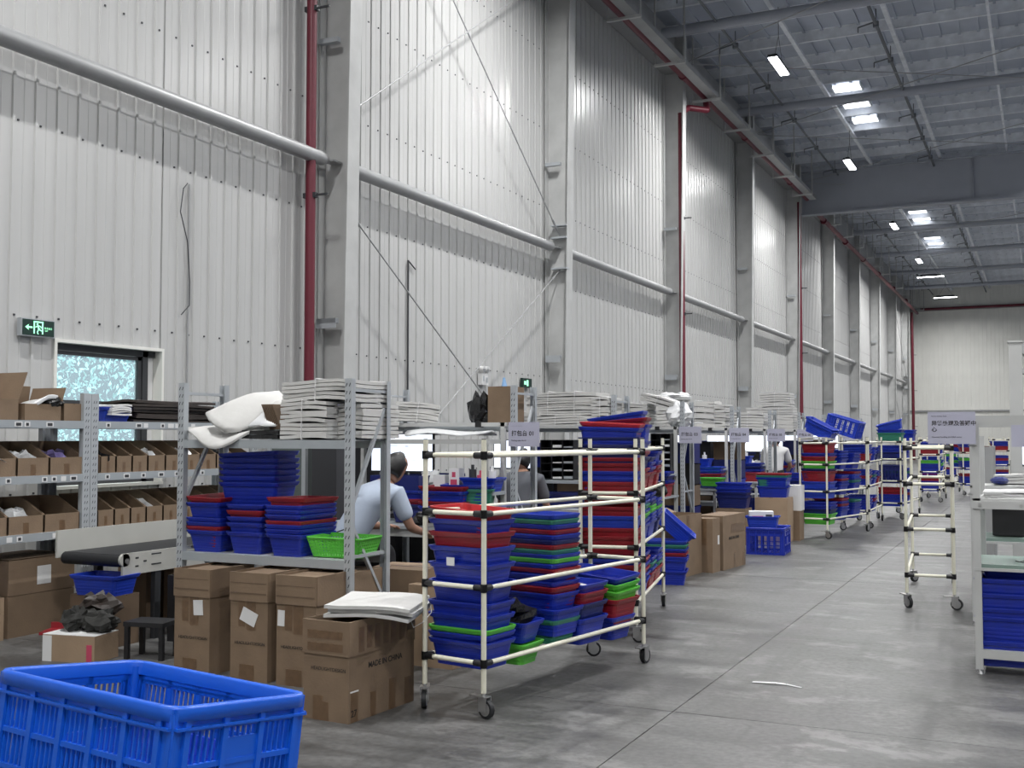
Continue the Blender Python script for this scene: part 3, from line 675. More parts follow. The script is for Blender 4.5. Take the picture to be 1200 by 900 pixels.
# perforated basket
def perf_basket(x, y, z, rz, label, mt=GREEN, L=.40, Wd=.30, H=.13, tilt=(0, 0)):
    o = thing('perforated_basket', label, 'basket', (x, y, z), 0, None, rot=(tilt[0], tilt[1], rz)); t = .035
    def side(w, w2, px, py, nx, ny):
        b = MB(); n = int(w / .022)
        def P_(u, zz): k = zz / H; return Vector((px, py, 0)) * (1) + Vector((nx, ny, 0)) * (k * t - t) + Vector((-ny, nx, 0)) * (u * (w2 + (w - w2) * k)) + Vector((0, 0, zz))
        for k in range(n + 1): b.bar(P_(k / n - .5, .0), P_(k / n - .5, H), .009, .003, up=(nx, ny, 0))
        for zz in (.008, .032, .052, .072, .092, .112): b.bar(P_(-.5, zz), P_(.5, zz), .003, .010, up=(0, 0, 1))
        b.bar(P_(-.5, .125), P_(.5, .125), .003, .014)
        return b
    for a in ((L, L - 2 * t, 0, -Wd / 2, 0, -1), (L, L - 2 * t, 0, Wd / 2, 0, 1), (Wd, Wd - 2 * t, L / 2, 0, 1, 0), (Wd, Wd - 2 * t, -L / 2, 0, -1, 0)): part('side_panel', side(*a), mt, o)
    b = MB().loft([rrect(L + .004, Wd + .004, .02, H - .012), rrect(L + .02, Wd + .02, .03, H - .008), rrect(L + .02, Wd + .02, .03, H), rrect(L, Wd, .02, H), rrect(L, Wd, .02, H - .01)], True, False, False)
    part('rim', b, mt, o); part('basket_floor', MB().bx(-L / 2 + t, L / 2 - t, -Wd / 2 + t, Wd / 2 - t, 0, .006), mt, o)
    return o
def blob_thing(nm, lab, cat, c, r, mt, seed=1, amp=.15, n=10, m=7, grp=None):
    return thing(nm, lab, cat, c, 0, grp, me=MB().blob((0, 0, r[2]), r, seed, amp, n, m).mesh(nm, mt))
def monitor(x, y, z, w, h, rz, label, rows=True):
    o = thing('monitor', label, 'monitor', (x, y, z), rz)
    part('casing', MB().bx(-w / 2, w / 2, 0, .03, 0, h), BLACKP, o)
    s = part('screen', MB().bx(-w / 2 + .01, w / 2 - .01, -.002, 0, .016, h - .01), SCREEN, o)
    part('stand', MB().bx(-.03, .03, .03, .06, -.12, .15).bx(-.12, .12, -.04, .12, -.13, -.12), BLACKP, o)
    if rows:
        b = MB()
        for (u, v, l, t_) in ((-.26, .86, .16, .010), (-.26, .78, .12, .005), (-.26, .68, .2, .005), (.06, .78, .10, .02), (.06, .66, .05, .01), (.06, .56, .03, .006), (.06, .46, .03, .006), (0, .36, .3, .005), (-.2, .3, .45, .005)):
            b.bx(u * w, (u + l) * w, -.003, -.002, v * h, v * h + t_ * .6)
        part('screen_lines', b, SIGNM, o)
    return o

# ================================================================== FRONT RACK (rack 0)
RX0, RX1, RY0, RY1 = -5.29, -3.90, 5.80, 6.26
rack(RX0, RX1, RY0, RY1, 1.86, (1.475, .725), 'nearest grey slotted steel rack with basket stacks and foam sheets')
W0 = 'in the left stack on the near rack shelf'
stack('B2.5R3B3B10B4R', -5.10, 6.03, .725, PI / 2, W0, tilt_top=(.03, -.02))
stack('B6B4B4R4B', -4.77, 6.04, .725, PI / 2 + .03, 'in the middle stack on the near rack shelf')
stack('B4B4B4B4B4B', -4.84, 6.10, 1.03, .12, 'in the crosswise upper pile on the near rack shelf', big=1, tilt_top=(-.02, -.05))
stack('B3B3B2.5R4B3B3B', -4.43, 6.02, .725, PI / 2 - .02, 'in the right stack on the near rack shelf')
basket('R', -4.42, 6.02, .955, PI / 2 - .03, 'dark red basket crowning the right stack on the near rack shelf', (0, .02), 0)
perf_basket(-4.09, 6.02, .727, .10, 'lime green perforated basket at the right end of the rack shelf', L=.38, Wd=.30, tilt=(0, .02))
# top shelf goods
foam_bundle(-4.28, 6.03, 1.478, .36, .42, 9, .0265, 0, 'lower left white foam sheet bundle tied with string on the near rack')
foam_bundle(-4.02, 6.18, 1.478, .20, .46, 8, .0285, 0.02, 'lower right white foam sheet bundle behind the rack upright')
foam_bundle(-4.20, 6.08, 1.725, .56, .44, 5, .026, -.02, 'upper white foam sheet bundle on top of the near rack', amp=.012)
foam_bundle(-4.66, 6.03, 1.478, .34, .38, 2, .03, 0, 'black foam pads lying beside the crumpled white sheets', string=False, mt=BAGK, cat='foam sheets', nm='foam_pads')
o = thing('cardboard_sheets', 'brown cardboard sheets leaning on the foam bundle on the near rack', 'cardboard', (-4.60, 6.05, 1.545), 0)
for k in range(8): part('cardboard_sheet', MB().box((0, 0, .09), (.005, .30, .18)), CARDD, o, (k * .012, 0, 0), (0, -.42, 0))
def crumple(nm, lab, pts, cols, mt, loc, th=.012, cat='foam sheets', sub=True):
    nx = cols; ny = len(pts) // nx; top = [Vector(p) for p in pts]; vs = top + [p + Vector((0, .004, -th)) for p in top]; N = len(top); fs = []
    for j in range(ny - 1):
        for i in range(nx - 1):
            q = (j * nx + i, j * nx + i + 1, (j + 1) * nx + i + 1, (j + 1) * nx + i); fs.append(q); fs.append(tuple(N + a for a in q[::-1]))
    ring = list(range(nx)) + [j * nx + nx - 1 for j in range(1, ny)] + [(ny - 1) * nx + i for i in range(nx - 2, -1, -1)] + [j * nx for j in range(ny - 2, 0, -1)]
    for k in range(len(ring)): a, c = ring[k], ring[(k + 1) % len(ring)]; fs.append((a, N + a, N + c, c))
    o = thing(nm, lab, cat, loc, me=MB().add(vs, fs, True).mesh(nm, mt))
    if sub:
        me = o.data; at = me.attributes.new('crease_edge', 'FLOAT', 'EDGE'); rs = set()
        for k in range(len(ring)):
            a, c = ring[k], ring[(k + 1) % len(ring)]; rs |= {(min(a, c), max(a, c)), (N + min(a, c), N + max(a, c))}
        for e in me.edges:
            if (min(e.vertices), max(e.vertices)) in rs: at.data[e.index].value = 1.0
            elif (e.index * 7) % 3 == 0: at.data[e.index].value = .5
        md = o.modifiers.new('soft', 'SUBSURF'); md.levels = 2; md.render_levels = 2
    return o
crumple('foam_sheet', 'folded white foam sheet drooping over the rack beam edge', [(-.40, -.10, .06), (-.22, -.20, .02), (.02, -.30, -.12), (-.36, .05, .07), (-.12, -.04, .06), (.20, -.14, .04), (-.30, .22, .08), (0, .16, .09), (.34, .06, .05)], 3, FOAM, (-4.92, 5.98, 1.50), .018)
crumple('foam_sheet', 'large crumpled white foam sheet curling up at the left of the rack top', [(-.30, -.08, .13), (-.16, -.20, .08), (-.02, -.22, .0), (.06, -.16, .01), (-.26, .0, .17), (-.10, -.10, .20), (0, -.14, .13), (.20, -.06, .08), (-.10, .12, .22), (.02, .06, .28), (.12, .0, .26), (.34, .04, .08), (.02, .22, .24), (.12, .18, .30), (.22, .12, .22), (.42, .14, .06)], 4, FOAM, (-4.86, 5.99, 1.53), .014)
crumple('foam_sheet', 'small grey-white poly sheet in the middle of the rack top', [(-.16, -.12, .0), (0, -.14, .02), (.14, -.1, .0), (-.14, 0, .12), (.0, -.02, .15), (.12, .02, .06), (-.1, .12, .04), (.02, .12, .12), (.16, .1, .02)], 3, BAGW, (-4.66, 5.99, 1.56), .01)
crumple('foam_sheet', 'folded upright white foam piece beside the brown cardboard sheets', [(-.08, -.1, .0), (-.03, -.1, .0), (.04, -.1, 0.0), (-.08, 0, .14), (-.02, -.02, .19), (.06, 0, .14), (-.06, .12, .14), (0, .1, .2), (.09, .1, .05)], 3, FOAM, (-4.62, 6.02, 1.56), .02)
# cartons below the rack
ys_ = 5.44
def tall_carton(x, w, lab, lbl, seed, d=.42, h=.66):
    o = carton(x, ys_ + .06 + d / 2, 0, w, d, h, .0, lab, CARD, open_=True)
    facebox(o, 'f', w, d, -w / 2 - .004, w / 2 + .004, h * .735, h * 1.0, CARD, 'collar', .008)
    part('collar', MB().bx(w / 2, w / 2 + .008, -d / 2, d / 2, h * .735, h), CARD, o)
    part('flap', MB().bx(-w / 2, w / 2, -d / 2, d / 2, h - .02, h - .014), CARD, o)
    facebox(o, 'f', w, d, -w * .28, -w * .10, h * .50, h * .735, TAPE); facebox(o, 'f', w, d, -w * .06, w * .18, h * .47, h * .735, TAPE)
    facebox(o, 'f', w, d, -w * .25, w * .15, .0, .10, TAPE)
    facebox(o, 'f', w, d, -w * .49, w * .48, h * .80, h * .815, CARDD, 'crease', .009); facebox(o, 'f', w, d, -w * .49, w * .48, h * .9, h * .908, CARDD, 'crease', .009)
    u, z, a, b, r = lbl; facebox(o, 'f', w, d, u - a / 2, u + a / 2, z - b / 2, z + b / 2, PAPER, 'paper_label', .003, rot=r)
    text('HEADLIGHTDESIGN', .026, o, (-w * .38, -d / 2 - .0016, h * .335), (PI / 2, 0, 0), INK, 'printed_text')
    return o
tall_carton(-4.885, .285, 'tall cardboard carton with white label, leftmost under the near rack', (.05, .42, .075, .095, -.06), 1)
tall_carton(-4.435, .285, 'tall cardboard carton with tilted white label, middle under the near rack', (-.0, .39, .12, .085, .38), 2)
o = tall_carton(-4.08, .29, 'tall cardboard carton partly behind the open carton, right under the near rack', (-.11, .40, .05, .095, 0.03), 3)
carton(-4.03, 6.02, 0, .24, .36, .64, 0.05, 'brown carton in shade under the right end of the near rack')
carton(-3.98, 6.62, 0, .42, .40, .60, 0.1, 'brown carton standing behind the near rack beside the first cart')
carton(-3.62, 6.55, 0, .34, .44, .52, -.05, 'pale brown carton behind the left post of the first cart', CARDL)
# open MADE IN CHINA carton in front
CC = Vector((-3.302, 4.906)); e1 = Vector((.038, .575)).normalized(); ang = math.atan2(-.038 / .575, 1)
Lc, Dc, Hc = .30, .60, .525
rzc = -math.atan2(.038, .575)
cx = CC + Vector((-math.cos(rzc), -math.sin(rzc))) * (Lc / 2) + Vector((-math.sin(rzc), math.cos(rzc))) * (Dc / 2)
mc = carton(cx.x, cx.y, 0, Lc, Dc, Hc, rzc, 'open cardboard carton printed MADE IN CHINA, foam sheets on top', open_=True)
facebox(mc, 'f', Lc, Dc, -Lc / 2 - .004, Lc / 2 + .004, .345, Hc, CARD, 'collar', .007); facebox(mc, 'r', Lc, Dc, -Dc / 2 - .004, Dc / 2, .345, Hc, CARD, 'collar', .007)
for z in (.365, .43): facebox(mc, 'f', Lc, Dc, -.12, .115, z, z + .042, TAPE, 'tape', .008)
for k, yy in enumerate((-.20, -.13, -.06, .02, .09, .17, .24)): facebox(mc, 'r', Lc, Dc, yy - .022, yy + .024, .36 + .01 * (k % 2), .49, TAPE, 'tape', .008)
facebox(mc, 'f', Lc, Dc, -.085, -.02, 0, .13, TAPE); facebox(mc, 'f', Lc, Dc, -.02, .02, 0, .10, TAPE)
for y0_, y1_, z1_ in ((-.28, -.22, .155), (-.11, -.06, .13), (.06, .12, .17), (.21, .27, .15)): facebox(mc, 'r', Lc, Dc, y0_, y1_, 0, z1_, TAPE)
facebox(mc, 'r', Lc, Dc, -.285, -.215, .155, .163, PAPER, 'paper_strip')
text('MADE IN CHINA', .042, mc, (Lc / 2 + .001, -.13, .262), (PI / 2, 0, PI / 2), INK, 'printed_text'); text('HEADLIGHTDESIGN', .026, mc, (-.10, -Dc / 2 - .001, .262), (PI / 2, 0, 0), INK, 'printed_text')
text('27', .05, mc, (Lc / 2 + .002, -.28, .03), (PI / 2, 0, PI / 2), INK, 'printed_text')
foam_bundle(-3.36, 5.28, .525, .46, .62, 3, .022, .35, 'white foam sheets lying tilted across the open carton', (-.02, .06), string=False, jit=.03, amp=.012)
thing('string', 'loose white string hanging from the foam sheets by the first cart', 'string', me=MB().path([(-3.13, 5.46, .58), (-3.10, 5.42, .52), (-3.13, 5.38, .47), (-3.18, 5.36, .44), (-3.22, 5.4, .47)], .003, 4).mesh('string', PAPER))

# ================================================================== WALL RACKS WITH OPEN BINS
def wall_rack(y0, y1, lab, levels):
    o = thing('steel_rack', lab, 'shelving', (-6.9, y0, 0), PI / 2, 'goods racks along the wall'); Wd, D = y1 - y0, .50
    if 1.84 not in UPM: UPM[1.84] = upright_mesh(1.84, .075)
    for ux, uy, r in ((.0375, 0, 0), (Wd - .0375, 0, 0), (.0375, D, PI), (Wd - .0375, D, PI)): ob('upright', UPM[1.84], o, (ux, uy, 0), (0, 0, r))
    for z in levels:
        part('shelf_board', MB().bx(.04, Wd - .04, .01, D - .01, z - .006, z), GALV, o)
        for yy in (.0, D - .03): part('shelf_beam', MB().bx(.07, Wd - .07, yy - .003, yy + .03, z - .06, z), GALVB, o)
        rnd = random.Random(int(z * 10 + y0)); u = .15
        tb = MB(); 
        while u < Wd - .2:
            w = rnd.choice((.05, .07, .05)); tb = MB().bx(u, u + w, -.005, -.003, z - .05, z - .012); q = part('shelf_label', tb, PAPER, o)
            if rnd.random() < .6: part('printed_code', MB().bx(u + .012, u + w - .012, -.006, -.005, z - .043, z - .02), DARK, q)
            u += rnd.choice((.09, .2, .33))
    return o
wall_rack(4.70, 6.565, 'grey slotted rack of open bins at the left edge of the frame', (1.62, 1.20, .765))
wall_rack(6.57, 8.66, 'grey slotted rack of open bins under the small window', (1.62, 1.20, .765))
def open_bin(y0, y1, z, lab, hf=.135, hb=.26, content=None, seed=0):
    o = thing('open_bin', lab, 'box', (-6.90 - .012, y0, z), PI / 2, 'open cardboard picking bins'); w = y1 - y0; D = .44; t = .006; xm = .24
    b = MB().bx(0, w, 0, D, 0, t).bx(0, w, 0, t, t, hf).bx(0, w, D - t, D, t, hb)
    for u in (0, w - t):
        b.add([(u, 0, t), (u, D, t), (u, D, hb), (u, xm, hb), (u, 0, hf), (u + t, 0, t), (u + t, D, t), (u + t, D, hb), (u + t, xm, hb), (u + t, 0, hf)],
              [(0, 1, 2, 3, 4), (9, 8, 7, 6, 5), (0, 5, 6, 1), (1, 6, 7, 2), (2, 7, 8, 3), (3, 8, 9, 4), (4, 9, 5, 0)])
    part('bin_body', b, CARD, o); part('tape', MB().bx(w * .42, w * .58, -.0012, 0, .0, hf * .62), TAPE, o)
    if content: part('bagged_goods', MB().blob((w * .5, D * .42, hf * .75), (w * .42, D * .36, hf * .62), seed, .3, 12, 8), content, o)
    return o
CONT = {'w': BAGW, 'p': PURPLE, 'k': BAGK, '-': None}
def bins(edges, z, cont, row, n0=0):
    for k in range(len(edges) - 1):
        c = CONT[cont[k % len(cont)]]
        d = {'w': 'clear bags', 'p': 'lilac bags', 'k': 'dark bags', '-': 'nothing showing'}[cont[k % len(cont)]]
        open_bin(edges[k] + .004, edges[k + 1] - .004, z, 'open cardboard bin with %s, %s bin of the %s' % (d, ORDN[k] if k else 'first', row), content=c, seed=k + int(z * 10))
bins([5.16, 5.52, 5.87, 6.17, 6.51], 1.20, 'kwwp', 'left rack middle shelf'); bins([5.14, 5.47, 5.80, 6.13, 6.48], .765, 'w-w-', 'left rack low shelf')
bins([6.68, 6.85, 7.03, 7.21, 7.42, 7.64, 7.86, 8.08, 8.30, 8.55], 1.20, 'k--w-w-k-', 'window rack middle shelf'); bins([6.66, 6.84, 7.02, 7.20, 7.40, 7.60, 7.82, 8.04, 8.26, 8.50], .765, '---w----w', 'window rack low shelf')
# cartons on rack tops
carton(-7.13, 5.68, 1.62, .42, .40, .155, 0, 'open carton with large raised flaps at the left frame edge', open_=True, flaps=[(0, .1, .18), (3, .2, .2), (2, .35, .22)])
o = carton(-7.10, 6.11, 1.62, .36, .34, .125, 0, 'open carton holding a clear bag, middle of the left rack top', open_=True, flaps=[(3, -.15, .15), (2, .3, .14)])
crumple('poly_bag', 'crumpled clear bag with dark goods in the rack-top carton', [(-.12, -.16, .0), (0, -.17, .03), (.13, -.14, .04), (-.12, 0, .08), (.02, 0, .10), (.15, .0, .13), (-.1, .14, .02), (.0, .16, .1), (.14, .14, .13)], 3, BAGW, (-7.05, 6.14, 1.69), .03, 'bag')
blob_thing('poly_bag', 'black shiny rolled bag peeping from the rack-top carton', 'bag', (-6.96, 6.24, 1.715), (.06, .10, .05), BAGK, 4, .2)
carton(-7.08, 6.42, 1.62, .30, .20, .13, 0, 'small closed carton beside the upright on the left rack top')
b_ = basket('b', -7.06, 6.90, 1.62, PI / 2, 'royal blue basket full of papers on the window rack top', (0, 0), 2)
foam_bundle(-7.06, 6.90, 1.67, .22, .30, 5, .018, PI / 2, 'white paper stack inside the blue basket on the window rack top', string=False, mt=PAPER, cat='papers', nm='paper_stack')
foam_bundle(-7.12, 7.55, 1.62, .40, .98, 7, .026, 0, 'dark brown plastic sheets piled on the window rack top, left pile', string=False, mt=DARKSH, cat='sheets', nm='sheet_pile', jit=.03, amp=.01)
foam_bundle(-7.12, 8.30, 1.62, .40, .42, 5, .03, .1, 'dark brown plastic sheets piled on the window rack top, right pile', string=False, mt=DARKSH, cat='sheets', nm='sheet_pile', jit=.03, amp=.01)
# things below the left rack
o = carton(-7.20, 6.16, 0, .50, .62, .30, 0, 'closed brown carton on the floor, lower of the pair by the wall rack', CARD, tape=False)
o = carton(-7.20, 6.16, .31, .50, .62, .27, 0, 'brown carton with white label, upper of the pair by the wall rack', CARD, open_=True)
facebox(o, 'r', .50, .62, -.05, .08, .06, .20, PAPER, 'paper_label')
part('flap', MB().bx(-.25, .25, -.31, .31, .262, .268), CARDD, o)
carton(-7.16, 5.60, 0, .46, .40, .175, 0, 'lower small brown carton at the left frame edge on the floor', CARDL, tape=False)
carton(-7.16, 5.60, .182, .46, .40, .13, 0, 'upper open carton with blue goods at the left frame edge', CARDL, open_=True)
blob_thing('poly_bag', 'blue bagged goods in the open carton at left edge', 'bag', (-7.1, 5.62, .25), (.16, .14, .06), BLUE, 7, .25)
# ================================================================== CONVEYOR
cv = thing('belt_conveyor', 'black belt conveyor with beige side plates behind the near rack', 'conveyor', (-6.62, 5.98, 0), 0)
part('belt', MB().bx(.05, .62, .04, 3.4, .60, .645).tube((.05, .05, .60), (.62, .05, .60), .045, 14), RUBBER, cv)
part('side_plate', MB().bx(0, .02, .0, 3.4, .60, .80), BEIGE, cv)
sp = part('side_plate', MB().bx(.63, .65, .02, 3.4, .50, .655).tube((.63, .04, .61), (.65, .04, .61), .048, 14), BEIGE, cv)
part('slot_holes', MB().bx(.65, .652, .14, .17, .61, .622).bx(.65, .652, .22, .25, .58, .592).bx(.65, .652, .3, .4, .625, .635).bx(.65, .652, .3, .4, .55, .56).bx(.65, .652, .14, .17, .55, .562), DARK, sp, kind='stuff')
for yy in (.35, 2.9):
    part('leg', MB().bx(.60, .64, yy, yy + .06, 0, .58), DARK, cv); part('leg', MB().bx(.02, .06, yy, yy + .06, 0, .58), DARK, cv)
part('roller_end', MB().tube((.655, .05, .60), (.665, .05, .60), .02, 10), CHROME, cv)
o = carton(-6.55, 6.85, 0, .30, .34, .62, 0, 'brown carton with white label under the conveyor', CARD); facebox(o, 'f', .3, .34, -.02, .08, .42, .53, PAPER, 'paper_label')
carton(-6.20, 6.95, 0, .26, .30, .60, 0, 'plain brown carton right of the labelled one under the conveyor', CARD)
basket('b', -6.16, 6.02, .36, .10, 'royal blue basket on the carton pile in front of the conveyor', (0, 0))
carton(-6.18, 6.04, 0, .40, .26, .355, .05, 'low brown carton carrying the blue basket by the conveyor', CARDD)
wb = carton(-5.90, 5.56, 0, .40, .26, .17, .18, 'white and brown printed box under the black bag pile', CARDL, tape=False)
facebox(wb, 'f', .40, .26, -.2, -.13, 0, .17, PAPER, 'white_panel', .003); facebox(wb, 'f', .40, .26, .14, .18, .01, .12, PINK, 'printed_panel', .003); part('white_lid', MB().bx(-.2, .2, -.13, .13, .176, .18), PAPER, wb)
blob_thing('fabric_pouch', 'charcoal drawstring fabric pouch, left of the pile on the printed box', 'bag', (-5.98, 5.60, .18), (.11, .10, .075), FABK, 3, .28, 14, 9)
blob_thing('fabric_pouch', 'charcoal drawstring fabric pouch, right of the pile on the printed box', 'bag', (-5.78, 5.62, .18), (.12, .10, .07), FABK, 8, .28, 14, 9)
blob_thing('fabric_pouch', 'brown fabric pouch lying on top of the charcoal pouches', 'bag', (-5.92, 5.74, .26), (.16, .10, .075), DARKSH, 11, .28, 14, 9)
dp = thing('dustpan', 'dark red dustpan on the floor beside the printed box', 'dustpan', (-6.25, 5.72, .12), .4); part('pan', MB().bx(-.12, .10, -.1, .1, 0, .02).bx(-.12, .10, .08, .1, 0, .06), RED, dp); part('support', MB().bx(-.02, .03, -.03, .03, -.12, 0), BLACKP, dp)
st = thing('floor_stool', 'low black step stool beside the printed box', 'stool', (-5.50, 5.80, 0), .2); part('seat', MB().bx(-.15, .15, -.11, .11, .22, .25), BLACKP, st)
for sx in (-.13, .13):
    for sy in (-.09, .09): part('leg', MB().bx(sx - .015, sx + .015, sy - .015, sy + .015, 0, .22), BLACKP, st)
carton(-5.62, 6.5, 0, .42, .4, .48, 0, 'black plastic bin in the shade behind the near rack', BLACKP, open_=True, cat='bin')

# ================================================================== CARTS
c1 = cart_proto(label='loaded ivory tube cart nearest the viewer, lower tiers full of baskets', x=-3.130, y=5.40, rz=-.175)
def on(c, u, v, z=0): p = c.matrix_basis @ Vector((u, v, z)); return p.x, p.y
R1 = -.175
x, y = on(c1, .19, .18); stack('B4B3G7B7B', x, y, .235, R1 + .04, 'in the near low stack on the first cart'); basket('B', x, y, .555, R1 + .12, 'blue slotted basket tilted on the near low stack of the first cart', (.05, .06), 0)
z = stack('B9B8R7B', x, y, .655, R1, 'in the near upper stack on the first cart'); basket('r', x, y, .955, R1 - .04, 'bright red basket tilted on the near stack, first cart', (.01, .05), 0)
thing('paper_label', 'white label stuck on a blue basket of the first cart', 'label', me=MB().box((0, 0, 0), (.055, .002, .045)).mesh('paper_label', PAPER), loc=(x - .055, y - .150, .81), rz=R1)
crumple('papers', 'loose white papers inside the tilted red basket', [(-.12, -.08, .0), (0, -.09, .02), (.12, -.07, .0), (-.12, .04, .02), (0, .02, .03), (.12, .04, .01)], 3, PAPER, (x + .02, y + .02, 1.02), .01, 'paper')
x, y = on(c1, .21, .50); basket('G', x, y, .20, R1 + .1, 'lime green basket low beside the near stack of first cart', (0, 0), 2); basket('B', x, y, .325, R1 + .1, 'blue basket holding a shiny black bag on the first cart', (0, .03), 2)
blob_thing('poly_bag', 'shiny black and silver bag heaped in a small blue basket', 'bag', (x, y, .38), (.13, .10, .085), BAGK, 5, .35, 16, 10)
x, y = on(c1, .20, .84); basket('T', x, y, .27, R1, 'sea green basket under the tall mixed stack on the first cart'); basket('B', x, y, .32, R1, 'blue basket under the tall mixed stack on the first cart', (0, 0), 1)
stack('B4R3B4B3.5R3B3G2.5B2.5T3R3N3B3R3B3T3b', x, y, .425, R1 - .03, 'in the tall mixed stack on the first cart', big=0, jit=.006)
x, y = on(c1, .20, 1.12); basket('B', x, y, .23, R1, 'wide blue basket low in the middle of the first cart', (0, 0), 1); basket('N', x, y, .32, R1 + .02, 'navy basket nested in the wide blue one, first cart', (0, 0), 1)
basket('R', x, y, .39, R1 + .02, 'dark red basket on the navy one, first cart bottom tier', (0, .02), 1); basket('B', x, y, .44, R1 + .02, 'blue basket atop the dark red one, first cart bottom tier', (0, .02), 1)
foam_bundle(x, y + .02, .52, .26, .22, 2, .02, .3, 'folded white cloth on the baskets, first cart bottom tier', string=False, nm='cloth', cat='cloth')
x, y = on(c1, .21, 1.50); basket('B', x, y, .20, R1, 'blue basket at the far bottom of the first cart', (0, 0)); basket('R', x, y, .31, R1, 'dark red basket at the far bottom of the first cart', (0, .04), 1)
basket('G', x, y, .375, R1 + .02, 'lower lime green basket tilted at the first cart far end', (.04, .08), 1); basket('G', x, y, .42, R1 + .02, 'upper lime green basket tilted at the first cart far end', (.04, .08), 1); basket('B', x, y, .46, R1 + .02, 'blue basket on the lime green pair, first cart far end', (.04, .08), 1)

c2 = cart_proto(label='second ivory tube cart, packed with basket stacks on every tier', x=-3.115, y=7.66, rz=.20)
R2 = .20
def fill(c, rz, cart, rows, big=0):
    for (u, v, z, spec, where) in rows:
        x, y = on(c, u, v); stack(spec, x, y, z, rz, '%s, %s' % (where, cart), big)
fill(c2, R2, 'second cart', [(.2, .20, .24, 'N4B7R4R4B', 'near bottom stack'), (.2, .20, .60, 'R6R9b7R', 'near middle stack'), (.2, .2, 1.0, 'R3B5B6R4R5B10N', 'near upper stack'),
    (.2, .58, .24, 'B4B4R4B4R4B', 'inner bottom stack'), (.2, .58, .66, 'B4B4G3B4T3B4B', 'inner middle stack'), (.2, .58, 1.05, 'R4R9N4R8B', 'inner upper stack'),
    (.2, .98, .24, 'R4B4T4B', 'third bottom stack'), (.2, .98, .66, 'B3B3B3G3G3N3B4B', 'third middle stack'), (.2, .98, 1.05, 'R4B4B4N', 'third upper stack'),
    (.2, 1.42, .24, 'R4T3B3B4B', 'far bottom stack'), (.2, 1.42, .66, 'N3B3B3G3B3B', 'far middle stack'), (.2, 1.42, 1.05, 'R4R4B8B', 'far upper stack')], 1)
x, y = on(c2, .20, .18); basket('N', x, y, 1.28, R2, 'large navy slotted basket under the top rail of second cart', (0, 0), 1)
basket('B', x, y, 1.405, R2, 'blue basket with sloping rim on the second cart top', (0, .03), 1); basket('r', x, y + .02, 1.44, R2, 'bright red basket tipped on the second cart top, near end', (.02, .05), 1)
x, y = on(c2, .2, .78); basket('B', x, y, 1.42, R2, 'blue basket under the red one, second cart top middle', (0, -.05), 1); basket('R', x, y, 1.47, R2, 'dark red basket, second cart top middle', (0, -.08), 1); basket('b', x - .02, y, 1.51, R2, 'royal blue basket tipped highest on the second cart', (0, -.14), 1)

c3 = cart_proto(label='third ivory tube cart, standing before packing desk five', x=-3.295, y=16.75, rz=-.21, L=1.62)
fill(c3, -.21, 'third cart', [(.2, .22, .20, 'G7N5B5B', 'near bottom stack'), (.2, .22, .58, 'b9b', 'near second tier stack'), (.2, .22, .82, 'R4N', 'near mid stack'), (.2, .22, .97, 'G7R5B', 'near third tier stack'), (.2, .22, 1.24, 'R', 'near top row'),
    (.2, .68, .24, 'B4B4R4B4R', 'inner bottom stack'), (.2, .68, .62, 'B4B4R5B', 'inner second tier stack'), (.2, .68, 1.0, 'B4B4b4B', 'inner third tier stack'),
    (.2, 1.2, .24, 'B4B4B4T', 'far bottom stack'), (.2, 1.2, .62, 'B4T4B5b4R', 'far second tier stack'), (.2, 1.2, 1.0, 'B4B4B', 'far third tier stack')], 1)
x, y = on(c3, .2, .25); basket('b', x, y, 1.50, -.15, 'lower royal blue basket tipped steeply atop the third cart', (.0, .42), 1); basket('b', x - .02, y, 1.55, -.15, 'upper royal blue basket tipped steeply atop the third cart', (.0, .48), 1)
foam_bundle(x - .05, y, 1.44, .5, .3, 2, .02, -.1, 'folded cream cloth under the tipped baskets on third cart', string=False, nm='cloth', cat='cloth')
x, y = on(c3, .15, 1.3); crate(x, y, 1.53, (.0, .30, -.15), 'blue slotted crate tipped on top of the third cart', L=.50, Wd=.35, H=.26, mt=BLUE2, fine=False)
c4 = cart_proto(label='fourth ivory tube cart, behind the third in the row', x=-3.02, y=18.85, rz=.01)
fill(c4, .01, 'fourth cart', [(.2, .25, .24, 'B5B5B', 'near bottom stack'), (.2, .25, .64, 'B5R5B5B', 'near second tier stack'), (.2, .25, 1.05, 'R5B5b5B', 'near third tier stack'), (.2, .85, .24, 'B5R5B', 'inner bottom stack'), (.2, .85, .64, 'B5T5B', 'inner second tier stack'), (.2, .85, 1.05, 'B5b5B', 'inner third tier stack'), (.2, 1.4, .64, 'R5B5B', 'far second tier stack'), (.2, 1.4, 1.05, 'N5B5B', 'far third tier stack')], 1)
c5 = cart_proto(label='fifth ivory tube cart with a deep blue crate on its shelf', x=-2.78, y=21.2, rz=-.08)
fill(c5, -.08, 'fifth cart', [(.2, .25, .22, 'B6B6R6R', 'near bottom stack'), (.2, .25, 1.05, 'N6B6B', 'near third tier stack'), (.2, .25, 1.40, 'T6B', 'near top stack'), (.2, .85, .24, 'B5R5B', 'inner bottom stack'), (.2, .85, .64, 'B5T5B', 'inner second tier stack'), (.2, .85, 1.05, 'B5b5B', 'inner third tier stack'), (.2, 1.4, 1.40, 'B6b', 'far top stack')], 1)
x, y = on(c5, .21, .25); crate(x, y, .64, (0, 0, -.08), 'deep blue slotted crate on the fifth cart middle shelf', L=.38, Wd=.32, H=.33, mt=NAVY, fine=False); basket('b', x, y, 1.60, 0, 'royal blue basket tipped on top of the fifth cart', (.1, -.25), 1)
et = cart_proto(label='empty ivory tube cart alone in the aisle', x=-1.12, y=10.33, rz=.075, L=1.85, Wd=.385)
